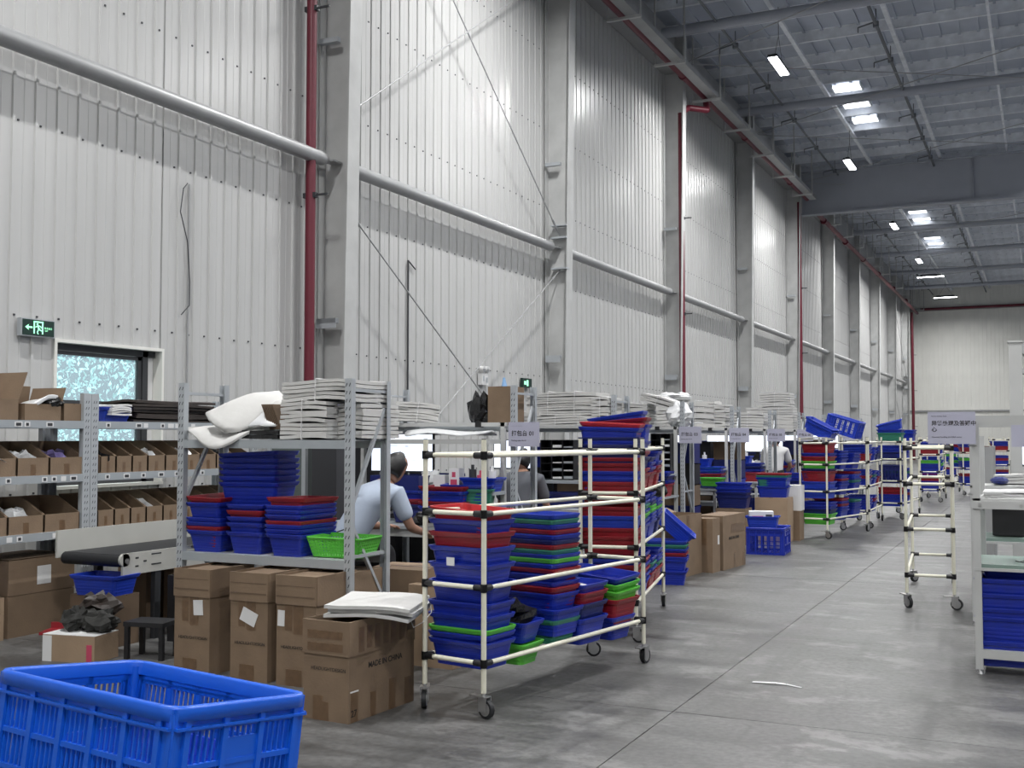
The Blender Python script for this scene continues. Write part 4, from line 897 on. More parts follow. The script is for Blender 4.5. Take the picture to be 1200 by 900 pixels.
for j, (cx_, cy_, rz_) in enumerate(((-1.9, 30.5, .35), (-1.35, 34.5, .1), (-2.6, 27.0, 0), (-3.0, 31.5, 0), (-2.9, 37.0, 0))):
    nm = ('sixth', 'seventh', 'eighth', 'ninth', 'tenth')[j] + ' cart'
    cc = copy_tree(c4, (cx_, cy_, 0), rz_, 'distant ivory tube cart with baskets, %s counting from the viewer' % nm.split()[0])
    fill(cc, rz_, nm, [(.2, .25, .24, 'B7B7R', 'near bottom stack'), (.2, .25, .64, 'B7R7B' if j % 2 else 'B7B7G', 'near second tier stack'), (.2, .25, 1.05, 'R7B7B', 'near third tier stack'), (.2, 1.1, .64, 'b7G7b', 'far second tier stack'), (.2, 1.1, 1.05, 'B7R7B', 'far third tier stack')], 1)

# ================================================================== PACKING STATIONS
SP = 2.53
def desk(x0, x1, y0, y1, lab, top=.74, upper=1.02, rail=1.62):
    o = thing('packing_desk', lab, 'desk', (x0, y0, 0), 0, 'packing desks'); Wd, D = x1 - x0, y1 - y0
    part('desktop', MB().bx(0, Wd, 0, D, top - .025, top), GALVB, o); part('shelf', MB().loft([rrect(Wd, .34, .05, upper - .03, 3, Wd / 2, D - .17), rrect(Wd, .34, .05, upper, 3, Wd / 2, D - .17)]), GALVB, o)
    part('apron_beam', MB().bx(.03, Wd - .03, .02, .05, top - .09, top - .025), STEELL, o)
    for px in (.03, Wd - .03):
        part('leg', MB().bx(px - .02, px + .02, .02, .06, 0, top - .025), STEELL, o); part('leg', MB().bx(px - .02, px + .02, D - .05, D - .01, 0, rail), STEELL, o)
    r = part('top_rail', MB().bx(0, Wd, D - .05, D - .01, rail - .035, rail), STEELL, o)
    part('rail_joint', MB().bx(Wd - .30, Wd - .24, D - .055, D - .005, rail - .042, rail + .006), BLACKP, r)
    return o
for n in range(9):
    yb = 8.85 + SP * n; nth = ('first', 'second', 'third', 'fourth', 'fifth', 'sixth', 'seventh', 'eighth', 'ninth')[n]
    rack(-5.62, -4.22, yb, yb + .46, 1.95, (1.60,) if n < 3 else (1.60, .5), 'grey slotted rack behind the %s packing desk' % nth, group='packing station racks')
    desk(-5.80, -4.28, yb - .75, yb - .02, '%s grey packing desk counted from the viewer' % nth)
    if n != 1 and n < 8:
        sign(-4.12, yb - .03, 1.515, [('打包台 %02d' % (n + 1), .052, .03, -.01), ('Packing table No.%02d' % (n + 1), .018, .03, -.06), ('—————————', .012, .025, .07)], 'lilac packing table sign hung on the %s packing rack, counted from the viewer' % nth)
# foam on rack tops
def fb_(n, x, L, k, t, z, lab, **kw): foam_bundle(x, 8.85 + SP * n + .23, z, L, .42, k, t, 0, lab, **kw)
foam_bundle(-5.30, 8.98, 1.625, .40, .36, 7, .026, .5, 'white foam bundle tied with string, first packing rack left', (0, .1))
crumple('poly_bag', 'crumpled grey-white bags spread under the first desk top rail', [(-.45, -.12, .0), (-.15, -.16, .06), (.15, -.14, .02), (.42, -.12, .04), (-.45, .0, .07), (-.15, 0, .10), (.16, 0, .06), (.42, .0, .08), (-.4, .15, .02), (-.1, .15, .05), (.15, .15, .03), (.4, .15, .03)], 4, BAGW, (-4.80, 8.72, 1.485), .012, 'bag')
part_z = thing('wire_shelf', 'thin grey shelf under the bags of the first desk', 'shelving', (-5.75, 8.56, 1.47), 0, me=MB().bx(0, 1.42, 0, .28, -.04, 0).mesh('wire_shelf', STEELL))
carton(-4.42, 9.08, 1.60, .22, .3, .34, 0, 'brown carton standing on the end of first packing rack', CARD)
bp = thing('coat', 'black coat draped over the first packing rack end', 'clothing', (-4.66, 9.0, 1.6), me=MB().blob((0, 0, .12), (.10, .08, .17), 3, .25, 12, 8).mesh('coat', BAGK))
um = thing('umbrella', 'light blue folded umbrella standing on the first packing rack', 'umbrella', (-4.48, 9.2, 1.62)); part('canopy', MB().tube((0, 0, .02), (-.02, 0, .42), .10, 8, .01), CYANF, um); part('handle', MB().tube((0, 0, 0), (.04, 0, .1), .01, 6), BLUE, um)
foam_bundle(-5.42, 11.55, 1.60, .62, .42, 3, .055, 0, 'lower left pair of wrapped foam packs on the second rack', string=True); foam_bundle(-4.78, 11.55, 1.60, .72, .42, 4, .03, 0, 'lower right foam bundle on the second packing rack')
foam_bundle(-4.86, 11.58, 1.73, .84, .42, 10, .0255, 0, 'tall white foam stack crowning the second packing rack'); foam_bundle(-4.38, 11.55, 1.6, .2, .42, 9, .036, 0, 'narrow foam bundle behind the second rack upright', string=True)
foam_bundle(-5.42, 14.1, 1.60, .38, .40, 10, .028, 0, 'left white foam stack on the third packing rack'); foam_bundle(-4.95, 14.1, 1.60, .46, .42, 11, .03, 0, 'middle white foam stack on the third packing rack', (0, .02))
foam_bundle(-4.60, 14.12, 1.90, .46, .4, 4, .03, 0, 'curled foam sheets slanting atop the third packing rack', (0, .28)); 
blob_thing('poly_bag', 'white plastic bag bulging from the third rack end', 'bag', (-4.33, 14.05, 1.6), (.16, .18, .17), BAGW, 6, .2, 14, 9)
foam_bundle(-5.0, 16.65, 1.60, 1.0, .44, 9, .048, 0, 'thick foam stack on the fourth packing rack', amp=.012); blob_thing('poly_bag', 'rumpled white bag on the fourth rack foam', 'bag', (-5.2, 16.6, 2.03), (.28, .16, .07), BAGW, 9, .3, 14, 8)
foam_bundle(-4.5, 16.65, 1.60, .34, .42, 9, .042, 0, 'narrow foam stack at the fourth rack end')
foam_bundle(-4.8, 19.2, 1.60, .9, .42, 6, .05, 0, 'grey-white foam stack on the fifth packing rack'); blob_thing('poly_bag', 'bubble wrap bag on the fifth packing rack left end', 'bag', (-5.4, 19.1, 1.6), (.2, .2, .16), BAGW, 2, .3, 14, 9)
foam_bundle(-4.8, 21.7, 1.60, .9, .42, 9, .05, 0, 'lower white foam stack on the sixth packing rack'); foam_bundle(-4.7, 21.7, 2.06, .6, .42, 6, .045, 0, 'upper tall foam stack on the sixth packing rack')
for n in (6, 7, 8): foam_bundle(-4.9, 8.85 + SP * n + .23, 1.60, .9, .42, 5, .05, 0, 'white foam stack on the %s packing rack' % ('seventh', 'eighth', 'ninth')[n - 6])
# first desk equipment
monitor(-5.27, 8.66, 1.17, .66, .355, 0, 'wide lit monitor in front of the worker in pale blue')
carton(-5.2, 8.55, 1.02, .50, .26, .13, 0, 'navy plastic tray under the first monitor', NAVY, open_=True, cat='tray')
carton(-4.83, 8.62, 1.02, .12, .10, .13, 0, 'small pinkish white box on the first desk shelf', PAPER, tape=False)
o = carton(-4.68, 8.62, 1.02, .10, .10, .19, 0, 'red and white printed box on the first desk shelf', PAPER, tape=False); facebox(o, 'f', .10, .10, -.035, .03, .02, .10, PINK, 'printed_panel'); facebox(o, 'f', .10, .10, -.02, .015, .12, .165, PINK, 'printed_panel')
basket('b', -4.42, 8.62, 1.02, 0, 'royal blue basket of supplies on the first desk shelf', (0, 0), 2)
for k, (dx, mt_, hh, lab) in enumerate(((-.10, DARK, .13, 'dark bottle'), (-.02, PINK, .08, 'pink box'), (.09, PAPER, .12, 'white bottle'))):
    thing('supply_bottle', '%s standing in the royal blue supply basket' % lab, 'bottle', (-4.42 + dx, 8.62, 1.08), 0, me=MB().tube((0, 0, 0), (0, 0, hh), .035, 10).tube((0, 0, hh), (0, 0, hh + .04), .015, 8).mesh('supply_bottle', mt_))
blob_thing('poly_bag', 'clear bag of tools behind the boxes, first desk shelf', 'bag', (-4.98, 8.66, 1.02), (.10, .06, .09), BAGW, 12, .3)
stack('B4R9B4R', -4.66, 8.45, .74, 0, 'stack on the first packing desk', 1); stack('N5R7B', -4.98, 8.50, .745, 0.1, 'inner stack on the first packing desk', 1)
stack('T4B', -4.50, 8.52, .885, .3, 'crooked pair on the first packing desk end', 1)
blob_thing('cable_coil', 'coiled black scanner cable on the first desk by the hands', 'cable', (-4.72, 8.16, .74), (.12, .08, .06), BAGK, 15, .3, 14, 8)
thing('packing_scale', 'grey scale plate on the front edge of the first desk', 'scale', (-4.62, 8.2, .742), 0, me=MB().bx(-.16, .16, -.1, .1, 0, .03).mesh('packing_scale', PIPEG))
carton(-4.55, 8.55, 0, .3, .3, .5, 0, 'pale carton standing below the first desk', CARDL)
# black pigeonhole shelves behind second and third desks
def pigeon(x, y, z, cols, rows, lab, cw=.13, ch=.085):
    o = thing('pigeonhole_shelf', lab, 'shelving', (x, y, z)); W_, H_ = cols * cw, rows * ch
    part('back_panel', MB().bx(0, W_, .2, .206, 0, H_), BLACKP, o)
    for c_ in range(cols + 1): part('divider', MB().bx(c_ * cw - .003, c_ * cw + .003, 0, .2, 0, H_), BLACKP, o)
    for r in range(rows + 1): part('shelf', MB().bx(0, W_, 0, .2, r * ch - .003, r * ch + .003), BLACKP, o)
    for r in range(rows):
        for c_ in range(cols):
            if (r * 3 + c_ * 5) % 3: part('papers', MB().bx(c_ * cw + .012, (c_ + 1) * cw - .012, .01, .18, r * ch + .004, r * ch + .004 + .012 + .008 * ((r + c_) % 3)), PAPER if (r + c_) % 2 else GALVB, o)
    return o
pigeon(-5.02, 11.18, 1.03, 3, 5, 'black pigeonhole shelf on the second packing desk'); pigeon(-4.60, 13.72, 1.02, 2, 6, 'black pigeonhole shelf on the third packing desk')
monitor(-5.35, 11.2, 1.13, .52, .33, 0, 'lit monitor before the worker in dark grey', False)
basket('N', -5.05, 11.0, .74, 0, 'navy basket on the second packing desk left', (0, 0), 1); basket('N', -4.6, 11.0, .74, 0, 'navy basket on the second packing desk right', (0, 0), 1)
carton(-4.85, 10.9, 0, .36, .26, .68, 0, 'white carton leaning beneath the second packing desk', PAPER, cat='box')
foam_bundle(-4.0, 9.6, 0, .36, .40, 14, .05, 0.1, 'grey-white stack of folded sacks behind the first cart', string=False, mt=BAGW, nm='sack_stack', cat='sacks')
foam_bundle(-4.35, 10.35, .44, .32, .3, 3, .05, 0, 'orange and black boxes on the small table by the second desk', string=False, mt=ORANGE, nm='box_pile', cat='boxes')
sb = thing('side_table', 'small steel side table carrying orange boxes', 'table', (-4.35, 10.35, 0)); part('tabletop', MB().bx(-.2, .2, -.18, .18, .41, .44), STEELL, sb)
for sx in (-.18, .18):
    for sy in (-.16, .16): part('leg', MB().bx(sx - .012, sx + .012, sy - .012, sy + .012, 0, .41), STEELL, sb)
# generic equipment for stations 3..8
def station_goods(n, ms=True):
    yb = 8.85 + SP * n - .2; nth = ('first', 'second', 'third', 'fourth', 'fifth', 'sixth', 'seventh', 'eighth', 'ninth')[n]; D = ' on the %s packing desk' % nth
    if ms: monitor(-5.0, yb, 1.19, .56, .33, 0, 'lit monitor above the %s packing desk' % nth, False)
    c_ = 'R' if n in (5, 7) else 'b'
    basket(c_, -4.68, yb - .08, 1.02, 0, '%s supply basket on the upper shelf of the %s desk' % (CN[c_], nth), (0, 0), 0)
    for k in range(3): thing('supply_bottle', '%s item in the %s desk supply basket' % (('dark', 'grey', 'white')[k], nth), 'bottle', (-4.80 + k * .11, yb - .08, 1.08), 0, me=MB().tube((0, 0, 0), (0, 0, .08 + .03 * k), .035, 8).tube((0, 0, .08 + .03 * k), (0, 0, .12 + .03 * k), .014, 6).mesh('supply_bottle', (DARK, GALV, PAPER)[k]))
    stack('B5R5B5b' if n % 2 else 'R4B6N5B', -4.5, yb - .15, .74, 0, 'lower stack' + D, 1)
    carton(-5.0, yb - .15, .742, .34, .28, .16, 0, 'brown carton' + D, CARD, open_=True)
    blob_thing('poly_bag', 'white bags bulging from the carton' + D, 'bag', (-5.0, yb - .15, .80), (.15, .12, .12), BAGW, n, .3)
for n in range(2, 9): station_goods(n)
basket('G', -4.35, 15.75, .78, 0, 'lime green basket at the fourth desk end', (0, 0), 2)
blob_thing('handbag', 'black handbag on the third packing desk end', 'bag', (-4.35, 13.25, .74), (.12, .08, .08), BAGK, 3, .12)
# aisle side of the stations
o = carton(-3.62, 11.62, 0, .30, .74, .655, -.1, 'tall open carton behind the tilted basket, nearest aisle carton', CARD, open_=True, flaps=[(3, 1.2, .12)])
facebox(o, 'r', .30, .74, -.05, .03, .45, .655, TAPE); text('RY1923', .045, o, (.1515, -.25, .24), (PI / 2, 0, PI / 2), INK, 'printed_text'); text('MM X 6.24', .045, o, (.1515, -.25, .18), (PI / 2, 0, PI / 2), INK, 'printed_text')
stack('B11B3B4R4B4T4b', -3.50, 10.95, 0, .2, 'in the floor stack by the aisle cartons')
basket('b', -3.50, 11.08, .50, .35, 'royal blue basket leaning down against the nearest aisle carton', (.1, .72), 0)
o = carton(-3.40, 12.10, 0, .20, .22, .585, -.1, 'narrow brown carton between two aisle cartons', CARD); facebox(o, 'r', .2, .22, .04, .09, .30, .40, PAPER, 'paper_label'); facebox(o, 'f', .2, .22, -.03, .03, .3, .585, TAPE)
o = carton(-3.38, 12.62, 0, .30, .72, .60, -.1, 'wide taped carton beside the blue floor crate', CARD)
facebox(o, 'r', .30, .72, -.1, .34, .40, .50, TAPE); facebox(o, 'r', .30, .72, -.02, .03, 0, .16, TAPE); facebox(o, 'r', .30, .72, .28, .34, 0, .16, TAPE); text('MADE IN CHINA', .045, o, (.152, -.18, .33), (PI / 2, 0, PI / 2), INK, 'printed_text')
crate(-3.24, 14.38, 0, (0, 0, .06), 'navy slotted crate on the floor past the aisle cartons', L=.46, Wd=.56, H=.335, mt=BLUE, fine=False)
basket('b', -3.28, 14.25, .335, .1, 'royal blue basket on top of the floor crate', (0, 0), 0)
o = carton(-3.32, 14.32, .38, .30, .22, .15, .3, 'white and pink product box tilted in the basket on the crate', PAPER, tape=False); facebox(o, 'f', .3, .22, -.12, .02, .03, .1, PINK, 'printed_panel'); facebox(o, 'f', .3, .22, .05, .13, .04, .12, DARK, 'printed_panel')
carton(-3.52, 16.0, 0, .46, .40, .62, 0, 'plain carton under the dark blue baskets near cart three', CARDL); stack('B12B3T3R', -3.52, 16.0, .63, 0, 'on the plain carton near cart three', 1)
carton(-3.28, 16.35, 0, .16, .3, .42, 0, 'small dark carton beside the third cart', CARD); carton(-3.28, 16.38, .425, .18, .26, .36, 0, 'white carton on the small dark carton by third cart', PAPER, tape=False)
for k, yy in enumerate((15.4, 19.9)): stack('N6N6B7B', -3.95, yy, .5, 0, 'in the aisle-end pile by desk %s' % ('four', 'five')[k], 1); carton(-3.95, yy, 0, .42, .36, .49, 0, 'supporting carton of the aisle-end pile by desk %s' % ('four', 'five')[k])

# ================================================================== RIGHT BENCHES
def bench(x0, y0, label, tag_):
    o = thing('work_bench', label, 'bench', (x0, y0, 0), 0, 'grey work benches'); Wd = 1.5; D = .62; s = .044
    for px in (0, Wd): part('leg', MB().bx(px, px + s, 0, s, 0.03, 1.63), STEELL, o); part('leg', MB().bx(px, px + s, D, D + s, 0.03, 1.50), STEELL, o)
    for px in (0, Wd):
        for py in (0, D): part('foot', MB().tube((px + .026, py + .026, 0), (px + .026, py + .026, .03), .024, 8, .012), CHROME, o)
    part('top_rail', MB().bx(s, Wd, 0, s, 1.57, 1.63), STEELL, o)
    part('side_rail', MB().bx(0, s, s, D, .62, .67), STEELL, o); part('side_rail', MB().bx(0, s, s, D, 1.04, 1.09), STEELL, o)
    part('desktop', MB().m(GREENM).bx(.012, Wd, .01, D, .668, .690).m(STEELL).bx(0, Wd, -.004, D, .650, .668), None, o)
    part('shelf', MB().bx(0, .40, .0, .50, 1.09, 1.105), STEELL, o); part('shelf_beam', MB().bx(.0, .32, -.012, .02, 1.04, 1.09), STEELL, o)
    part('shelf_bolt', MB().tube((.04, -.016, 1.065), (.04, -.012, 1.065), .012, 8), CHROME, o); part('shelf_bolt', MB().tube((.28, -.016, 1.065), (.28, -.012, 1.065), .012, 8), CHROME, o)
    part('lower_rail', MB().bx(s, Wd, .0, s, .10, .155), STEELL, o); part('lower_rail', MB().bx(s, Wd, D, D + s, .10, .155), STEELL, o)
    part('side_rail', MB().bx(0, s, s, D, .10, .155), STEELL, o)
    for z in (1.44, 1.48, 1.52): part('wire_hook', MB().tube((-.02, -.01, z), (.03, -.01, z), .004, 5), CHROME, o)
    return o
bn = bench(-.425, 7.65, 'grey metal work bench at the right edge of the frame', 0)
foam_bundle(-.13, 7.92, 1.106, .48, .36, 3, .014, 0, 'white paper sheets on the right bench shelf', string=False, mt=PAPER, cat='papers', nm='paper_stack')
sg = sign(-.54, 7.62, 1.552, [('异常处理及答疑中', .0335, .022, .018), ('心', .0335, .022, -.022), ('Abnormal handling and Q&A center', .0125, .022, -.062), ('Service Center Desk', .011, .022, .072)], 'lilac sign with one line of bold characters at the right bench', w=.285, h=.205)
sign(-.02, 7.95, 1.53, [('异常', .04, .1, .02), ('————————', .013, .1, -.04)], 'lilac sign cut by the right frame edge', w=.36, h=.20)
x, y = -.20, 7.84
stack('B15B6B9B9B', x, y, .045, 0, 'in the wide stack under the right bench', 1); stack('B9B', x - .02, y + .05, .47, 0, 'in the narrow stack on the wide one, right bench', 2)
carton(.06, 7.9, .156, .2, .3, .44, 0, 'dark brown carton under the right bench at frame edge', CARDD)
thing('charger', 'white charger with tangled leads on the green bench mat', 'charger', (-.06, 8.0, .69), .4, me=MB().bx(-.05, .05, -.03, .03, 0, .045).bx(.06, .12, -.02, .03, 0, .05).mesh('charger', PAPER))
thing('cable', 'thin black cable curled on the green bench mat', 'cable', me=MB().path([(-.16 + .30 * math.sin(t * .7) * .5 + .12, 7.85 + .06 * math.cos(t * 1.3), .70 + .008 * math.sin(t * 3)) for t in range(14)], .003, 4).mesh('cable', BLACKP))
bench(-.55, 9.6, 'second grey metal bench behind the right edge bench', 1)
monitor(-.10, 9.9, 1.25, .42, .34, -1.2, 'dark-backed monitor turned sideways on the second right bench', False)
carton(-.15, 10.0, .70, .5, .4, .34, 0, 'black box on the second right bench', BLACKP, tape=False); blob_thing('tape_roll', 'navy tape roll on the upper shelf of second right bench', 'tape', (-.34, 9.75, 1.107), (.07, .07, .035), NAVY, 1, .02, 14, 6)
foam_bundle(-.22, 10.0, 1.11, .34, .3, 3, .025, 0, 'white foam pads on the second right bench shelf', string=False)
carton(-.5, 11.5, 0, .12, .5, 1.4, 0, 'grey metal cabinet standing between the right benches', STEEL, cat='cabinet')
g = thing('steel_gantry', 'tall grey steel gantry rising above the right benches', 'gantry', (-.25, 12.0, 0))
part('post', MB().bx(-.06, .06, -.05, .05, 0, 2.42), STEELL, g); part('post', MB().bx(.44, .54, .9, 1.0, 0, 2.30), STEELL, g); part('cap_plate', MB().bx(-.07, .07, -.06, .06, 2.42, 2.44), STEELL, g)
part('sloping_arm', MB().bar((0, 0, 2.38), (.6, 1.1, 2.16), .07, .10), STEELL, g); part('sloping_arm', MB().bar((0, 0, 2.16), (.6, 1.1, 1.98), .04, .05), STEELL, g)
part('motor', MB().tube((.16, .3, 2.1), (.16, .3, 1.86), .04, 8), DARK, g)

# ================================================================== FRONT CRATE AND FLOOR BITS
fc = crate(-2.025, 2.146, .888, (-.119, .028, -.101), 'bright blue slotted plastic crate in the near left foreground')
M_ = Euler((-.119, .028, -.101)).to_matrix(); fc.location = Vector((-2.025, 2.146, .888)) - M_ @ Vector((0, 0, .336))
crate(-2.03, 2.18, .20, (0, 0, -.10), 'lower bright blue crate under the foreground crate', fine=False, group=None)
carton(-2.03, 2.18, 0, .5, .36, .19, -.1, 'flat carton under the foreground crates')
basket('b', fc.location.x + .02, fc.location.y + .02, fc.location.z + .02, -.10, 'royal blue basket lying inside the foreground crate', (-.119, .028), 1)
thing('paper_scrap', 'torn white paper strip lying on the aisle floor', 'paper', me=MB().bar((-1.64, 6.80, .003), (-1.50, 6.795, .012), .03, .002).bar((-1.50, 6.795, .012), (-1.44, 6.82, .004), .03, .002).bar((-1.44, 6.82, .004), (-1.34, 6.77, .004), .018, .002).mesh('paper_scrap', PAPER))

# ================================================================== PEOPLE
def skin_obj(nm, verts, edges, radii, root, mt, parent, sub=2):
    me = bpy.data.meshes.new(nm); me.from_pydata([Vector(v) for v in verts], edges, []); me.materials.append(mt)
    o = ob(nm, me, parent); md = o.modifiers.new('skin', 'SKIN'); md.use_smooth_shade = True
    sv = me.skin_vertices[0].data
    for k, r in enumerate(radii): sv[k].radius = (r, r) if not isinstance(r, tuple) else r
    sv[root].use_root = True
    s = o.modifiers.new('sub', 'SUBSURF'); s.levels = sub; s.render_levels = sub
    return o
def person(x, y, rz, label, shirt, lean=(.20, .36), seat=.56, apron=False, detail=True, stool=True):
    lx, ly = lean
    o = thing('person', label, 'person', (x, y, 0), rz)
    P0 = Vector((0, 0, seat)); CH = Vector((lx * .62, ly * .55, seat + .34)); NB = Vector((lx * .9, ly * .95, seat + .50)); HD = Vector((lx * 1.15, ly * 1.18, seat + .60))
    V = [P0, (P0 + CH) / 2, CH, NB, NB + (HD - NB) * .6]
    R = [(.13, .11), (.11, .09), (.12, .09), (.06, .06), .050]
    Eg = [(0, 1), (1, 2), (2, 3), (3, 4)]
    sh = {}
    for s in (-1, 1):
        b0 = len(V); S = CH + (NB - CH) * .62 + Vector((s * .185, .0, .0)); Eb = S + Vector((s * .07 if s > 0 else -.05, .10, -.27)); Hn = Eb + Vector((-s * .05, .24, -.02 if s < 0 else -.06))
        sh[s] = (S, Eb, Hn)
        V += [S, (S + Eb) / 2, Eb, (Eb + Hn) / 2, Hn]; R += [.055, .046, .041, .036, .026]
        Eg += [(3, b0)] + [(b0 + k, b0 + k + 1) for k in range(4)]
        h0 = b0 + 4; d = (Hn - Eb).normalized()
        pm_ = len(V); V.append(Hn + d * .055); R.append((.036, .018)); Eg.append((h0, pm_))
        if detail:
            side = Vector((1, 0, 0))
            for k, (off, ln) in enumerate(((-.028, .062), (-.010, .074), (.009, .070), (.027, .055))):
                a = len(V); q = Hn + d * .075 + side * off
                V += [q, q + d * ln * .55 + Vector((0, 0, -.006)), q + d * ln + Vector((0, 0, -.026))]; R += [.0095, .0085, .0072]; Eg += [(pm_, a), (a, a + 1), (a + 1, a + 2)]
            a = len(V); q = Hn + d * .02 + side * (-s * .036); V += [q, q + d * .035 + side * (-s * .018) + Vector((0, 0, -.012))]; R += [.011, .009]; Eg += [(h0, a), (a, a + 1)]
        # leg
    for s in (-1, 1):
        b0 = len(V); Hp = P0 + Vector((s * .09, 0, -.03)); K = Hp + Vector((s * .07, .42, .0 if stool else -.40)); An = Vector((K.x, K.y - .04, .09)); T = An + Vector((0, .14, -.05))
        if not stool: K = Vector((s * .10, .06, seat * .52)); An = Vector((s * .10, -.02, .09)); T = An + Vector((0, .15, -.05))
        V += [Hp, (Hp + K) / 2, K, (K + An) / 2, An, T]; R += [.092, .08, .06, .054, .038, .03]; Eg += [(0, b0)] + [(b0 + k, b0 + k + 1) for k in range(5)]
        sh['leg%d' % s] = (Hp, K, An, T)
    body = skin_obj('body', V, Eg, R, 0, SKIN, o)
    # shirt
    V = [P0 + Vector((0, -.01, -.03)), (P0 + CH) / 2, CH, NB - (NB - CH) * .22, NB + (HD - NB) * .12]; R = [(.172, .15), (.160, .135), (.185, .14), (.135, .11), (.075, .07)]; Eg = [(0, 1), (1, 2), (2, 3), (3, 4)]
    for s in (-1, 1):
        S, Eb, Hn = sh[s]; b0 = len(V); V += [S, S + (Eb - S) * .45, S + (Eb - S) * .80]; R += [.086, .074, .072]; Eg += [(3, b0), (b0, b0 + 1), (b0 + 1, b0 + 2)]
    skin_obj('shirt', V, Eg, R, 0, shirt, o)
    V = [P0 + Vector((0, 0, -.02))]; R = [(.165, .145)]; Eg = []
    for s in (-1, 1):
        Hp, K, An, T = sh['leg%d' % s]; b0 = len(V); V += [Hp, (Hp + K) / 2, K, (K + An) / 2, An + Vector((0, 0, .02))]; R += [.105, .095, .075, .07, .06]; Eg += [(0, b0)] + [(b0 + k, b0 + k + 1) for k in range(4)]
        part('shoe', MB().loft([rrect(.09, .26, .04, .0, 3, T.x, T.y - .08), rrect(.095, .27, .04, .04, 3, T.x, T.y - .08), rrect(.07, .16, .03, .09, 3, T.x, T.y - .12)], True), PAPER if apron else BLACKP, o)
    skin_obj('trousers', V, Eg, R, 0, PANTS, o)
    # head
    hb_ = MB(); loops = []
    prof = ((-.115, .030, .028, .02), (-.100, .048, .050, .016), (-.06, .062, .078, .008), (-.02, .068, .088, 0), (.03, .074, .094, -.004), (.07, .070, .088, -.006), (.10, .052, .066, -.008), (.118, .022, .03, -.008))
    for z, a, c_, oy in prof: loops.append([(a * math.cos(t * PI / 8), oy + c_ * math.sin(t * PI / 8), z) for t in range(16)])
    hb_.loft(loops, True)
    hd = part('head', hb_, SKIN, o, HD + Vector((0, .01, .04)), (-.55, .10, -.15))
    part('nose', MB().add([(-.012, .082, -.03), (.012, .082, -.03), (0, .085, .012), (0, .105, -.028)], [(0, 1, 3), (1, 2, 3), (2, 0, 3)], True), SKIN, hd)
    for s in (-1, 1):
        part('ear', MB().blob((s * .074, -.008, -.005), (.010, .018, .030), 1, .05, 8, 6), SKIN, hd)
        part('eye', MB().blob((s * .028, .080, .012), (.012, .008, .006), 1, 0, 8, 5), INK, hd)
    part('mouth', MB().bx(-.022, .022, .074, .084, -.062, -.056), RED, hd)
    hh = MB(); loops = []
    for i in range(7):
        t = i / 6; zz = -.075 + t * .208; w = 1.12
        sc_ = [.92, 1.0, 1.03, 1.0, .88, .62, .22][i]; loops.append([(.077 * w * sc_ * math.cos(k * PI / 8), -.016 + (.098 if math.sin(k * PI / 8) < 0 else (.058 if i < 4 else .092)) * w * sc_ * math.sin(k * PI / 8), zz) for k in range(16)])
    part('hair', hh.loft(loops, True), HAIR, hd)
    if apron:
        c_ = MB(); zb_ = P0 + Vector((.02, -.185, .13))
        c_.bar(zb_ + Vector((-.16, .07, .05)), zb_ + Vector((-.02, 0, -.01)), .02, .008).bar(zb_ + Vector((.20, .07, .07)), zb_ + Vector((.0, 0, -.01)), .02, .008).bar(zb_ + Vector((0, -.01, 0)), zb_ + Vector((.01, -.01, -.12)), .02, .006).bar(zb_ + Vector((-.01, -.01, 0)), zb_ + Vector((-.04, -.01, -.10)), .02, .006).blob(zb_ + Vector((0, -.01, 0)), (.025, .018, .02), 2, .1, 8, 5)
        part('apron_tie', c_, STRAP, o)
    if stool:
        t_ = thing('work_stool', 'black work stool under the ' + label.split(' in ')[1].split(',')[0] + ' worker', 'stool', (x, y, 0), rz)
        part('seat', MB().tube((0, 0, seat - .19), (0, 0, seat - .15), .17, 16), BLACKP, t_); part('stem', MB().tube((0, 0, .05), (0, 0, seat - .19), .025, 8), DARK, t_)
        for k in range(5): a = k * 2 * PI / 5; part('leg', MB().bar((0, 0, .05), (.24 * math.cos(a), .24 * math.sin(a), .03), .03, .03), DARK, t_)
    return o
person(-5.07, 7.40, -.10, 'person in pale blue T-shirt with apron ties, bending over the first desk', SHIRT1, apron=True, lean=(.24, .30), seat=.60)
person(-4.88, 10.30, .25, 'person in dark grey shirt, seated at the second desk', SHIRT2, lean=(0, .22), seat=.60)
person(-4.46, 20.32, .1, 'person in white shirt, bent forward with back turned behind the fifth sign', SHIRT3, lean=(0, .22), seat=.78, stool=False)

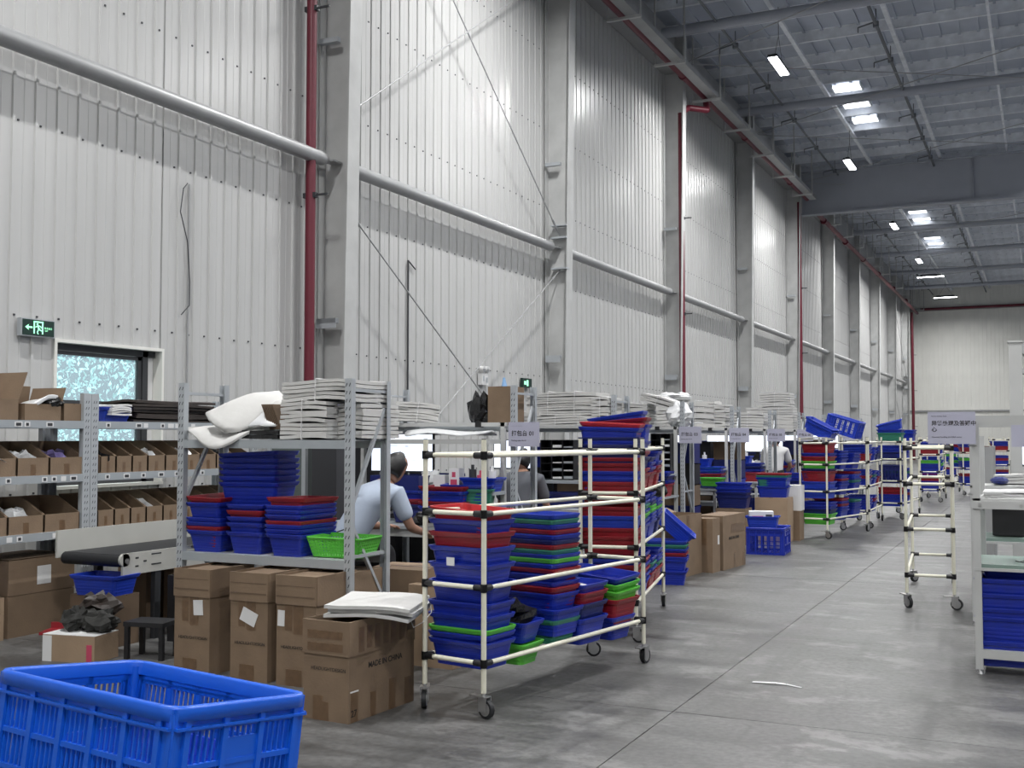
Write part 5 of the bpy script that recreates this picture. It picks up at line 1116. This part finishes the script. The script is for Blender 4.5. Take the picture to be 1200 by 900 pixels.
# ================================================================== CLUTTER BEHIND THE STATIONS
o = thing('storage_cabinet', 'grey-green cabinet with light posts against the wall beyond the window rack', 'cabinet', (-7.45, 10.2, 0))
part('cabinet_body', MB().bx(-.32, .10, -.2, .2, 0, 1.75), mat('grey_green_enamel', (.10, .12, .115), .5), o); part('post', MB().bx(.10, .15, -.22, -.17, 0, 1.8), GALV, o); part('post', MB().bx(-.37, -.32, -.22, -.17, 0, 1.8), GALV, o)
part('round_patch', MB().tube((-.12, -.203, 1.15), (-.12, -.2, 1.15), .14, 20), mat('dusty_pink_patch', (.22, .17, .17), .6), o)
thing('storage_cabinet', 'tall dark cabinet just right of the grey-green one', 'cabinet', (-7.02, 10.15, 0), me=MB().bx(-.17, .15, -.2, .2, 0, 1.72).mesh('storage_cabinet', mat('dark_grey_enamel', (.035, .035, .04), .5)))
thing('dark_curtain', 'black hanging curtain left of the first lit monitor', 'curtain', (-5.98, 9.42, 0), me=MB().loft([[(-.42 + .84 * k / 15, .04 * math.sin(k * 2.2), z) for k in range(16)] + [(.42 - .84 * k / 15, .06 + .04 * math.sin((15 - k) * 2.2), z) for k in range(16)] for z in (.05, 1.52)]).mesh('dark_curtain', PANTS))
SBN = MB().bx(-.21, .21, -.16, .16, 0, .006).bx(-.21, .21, -.16, -.154, .006, .27).bx(-.21, .21, .154, .16, .006, .27).bx(-.21, -.204, -.154, .154, .006, .27).bx(.204, .21, -.154, .154, .006, .27).bx(-.22, .22, -.17, -.16, .25, .28).bx(-.22, .22, .16, .17, .25, .28)
SBM = {k: (SBN.mesh('storage_bin', m_)) for k, m_ in (('navy', NAVY), ('black', BLACKP), ('brown', CARDD), ('blue', BLUE))}
for n in range(8):
    nth = ('first', 'second', 'third', 'fourth', 'fifth', 'sixth', 'seventh', 'eighth')[n]
    for c_ in range(3):
        if c_ and n in (0, 4): continue
        cn = ('left', 'middle', 'right')[c_]; hgt = 5 if (n + c_) % 3 else 4
        for k in range(hgt):
            col = ('navy', 'black', 'brown', 'navy', 'blue', 'black')[(n * 2 + c_ * 3 + k * 5) % 6]
            thing('storage_bin', '%s storage bin, %s in the %s column behind the %s packing rack' % (col, ORD[k], cn, nth), 'bin', (-5.40 + c_ * .47, 8.85 + SP * n + .70, k * .284), 0, 'storage bins behind the packing racks', me=SBM[col])
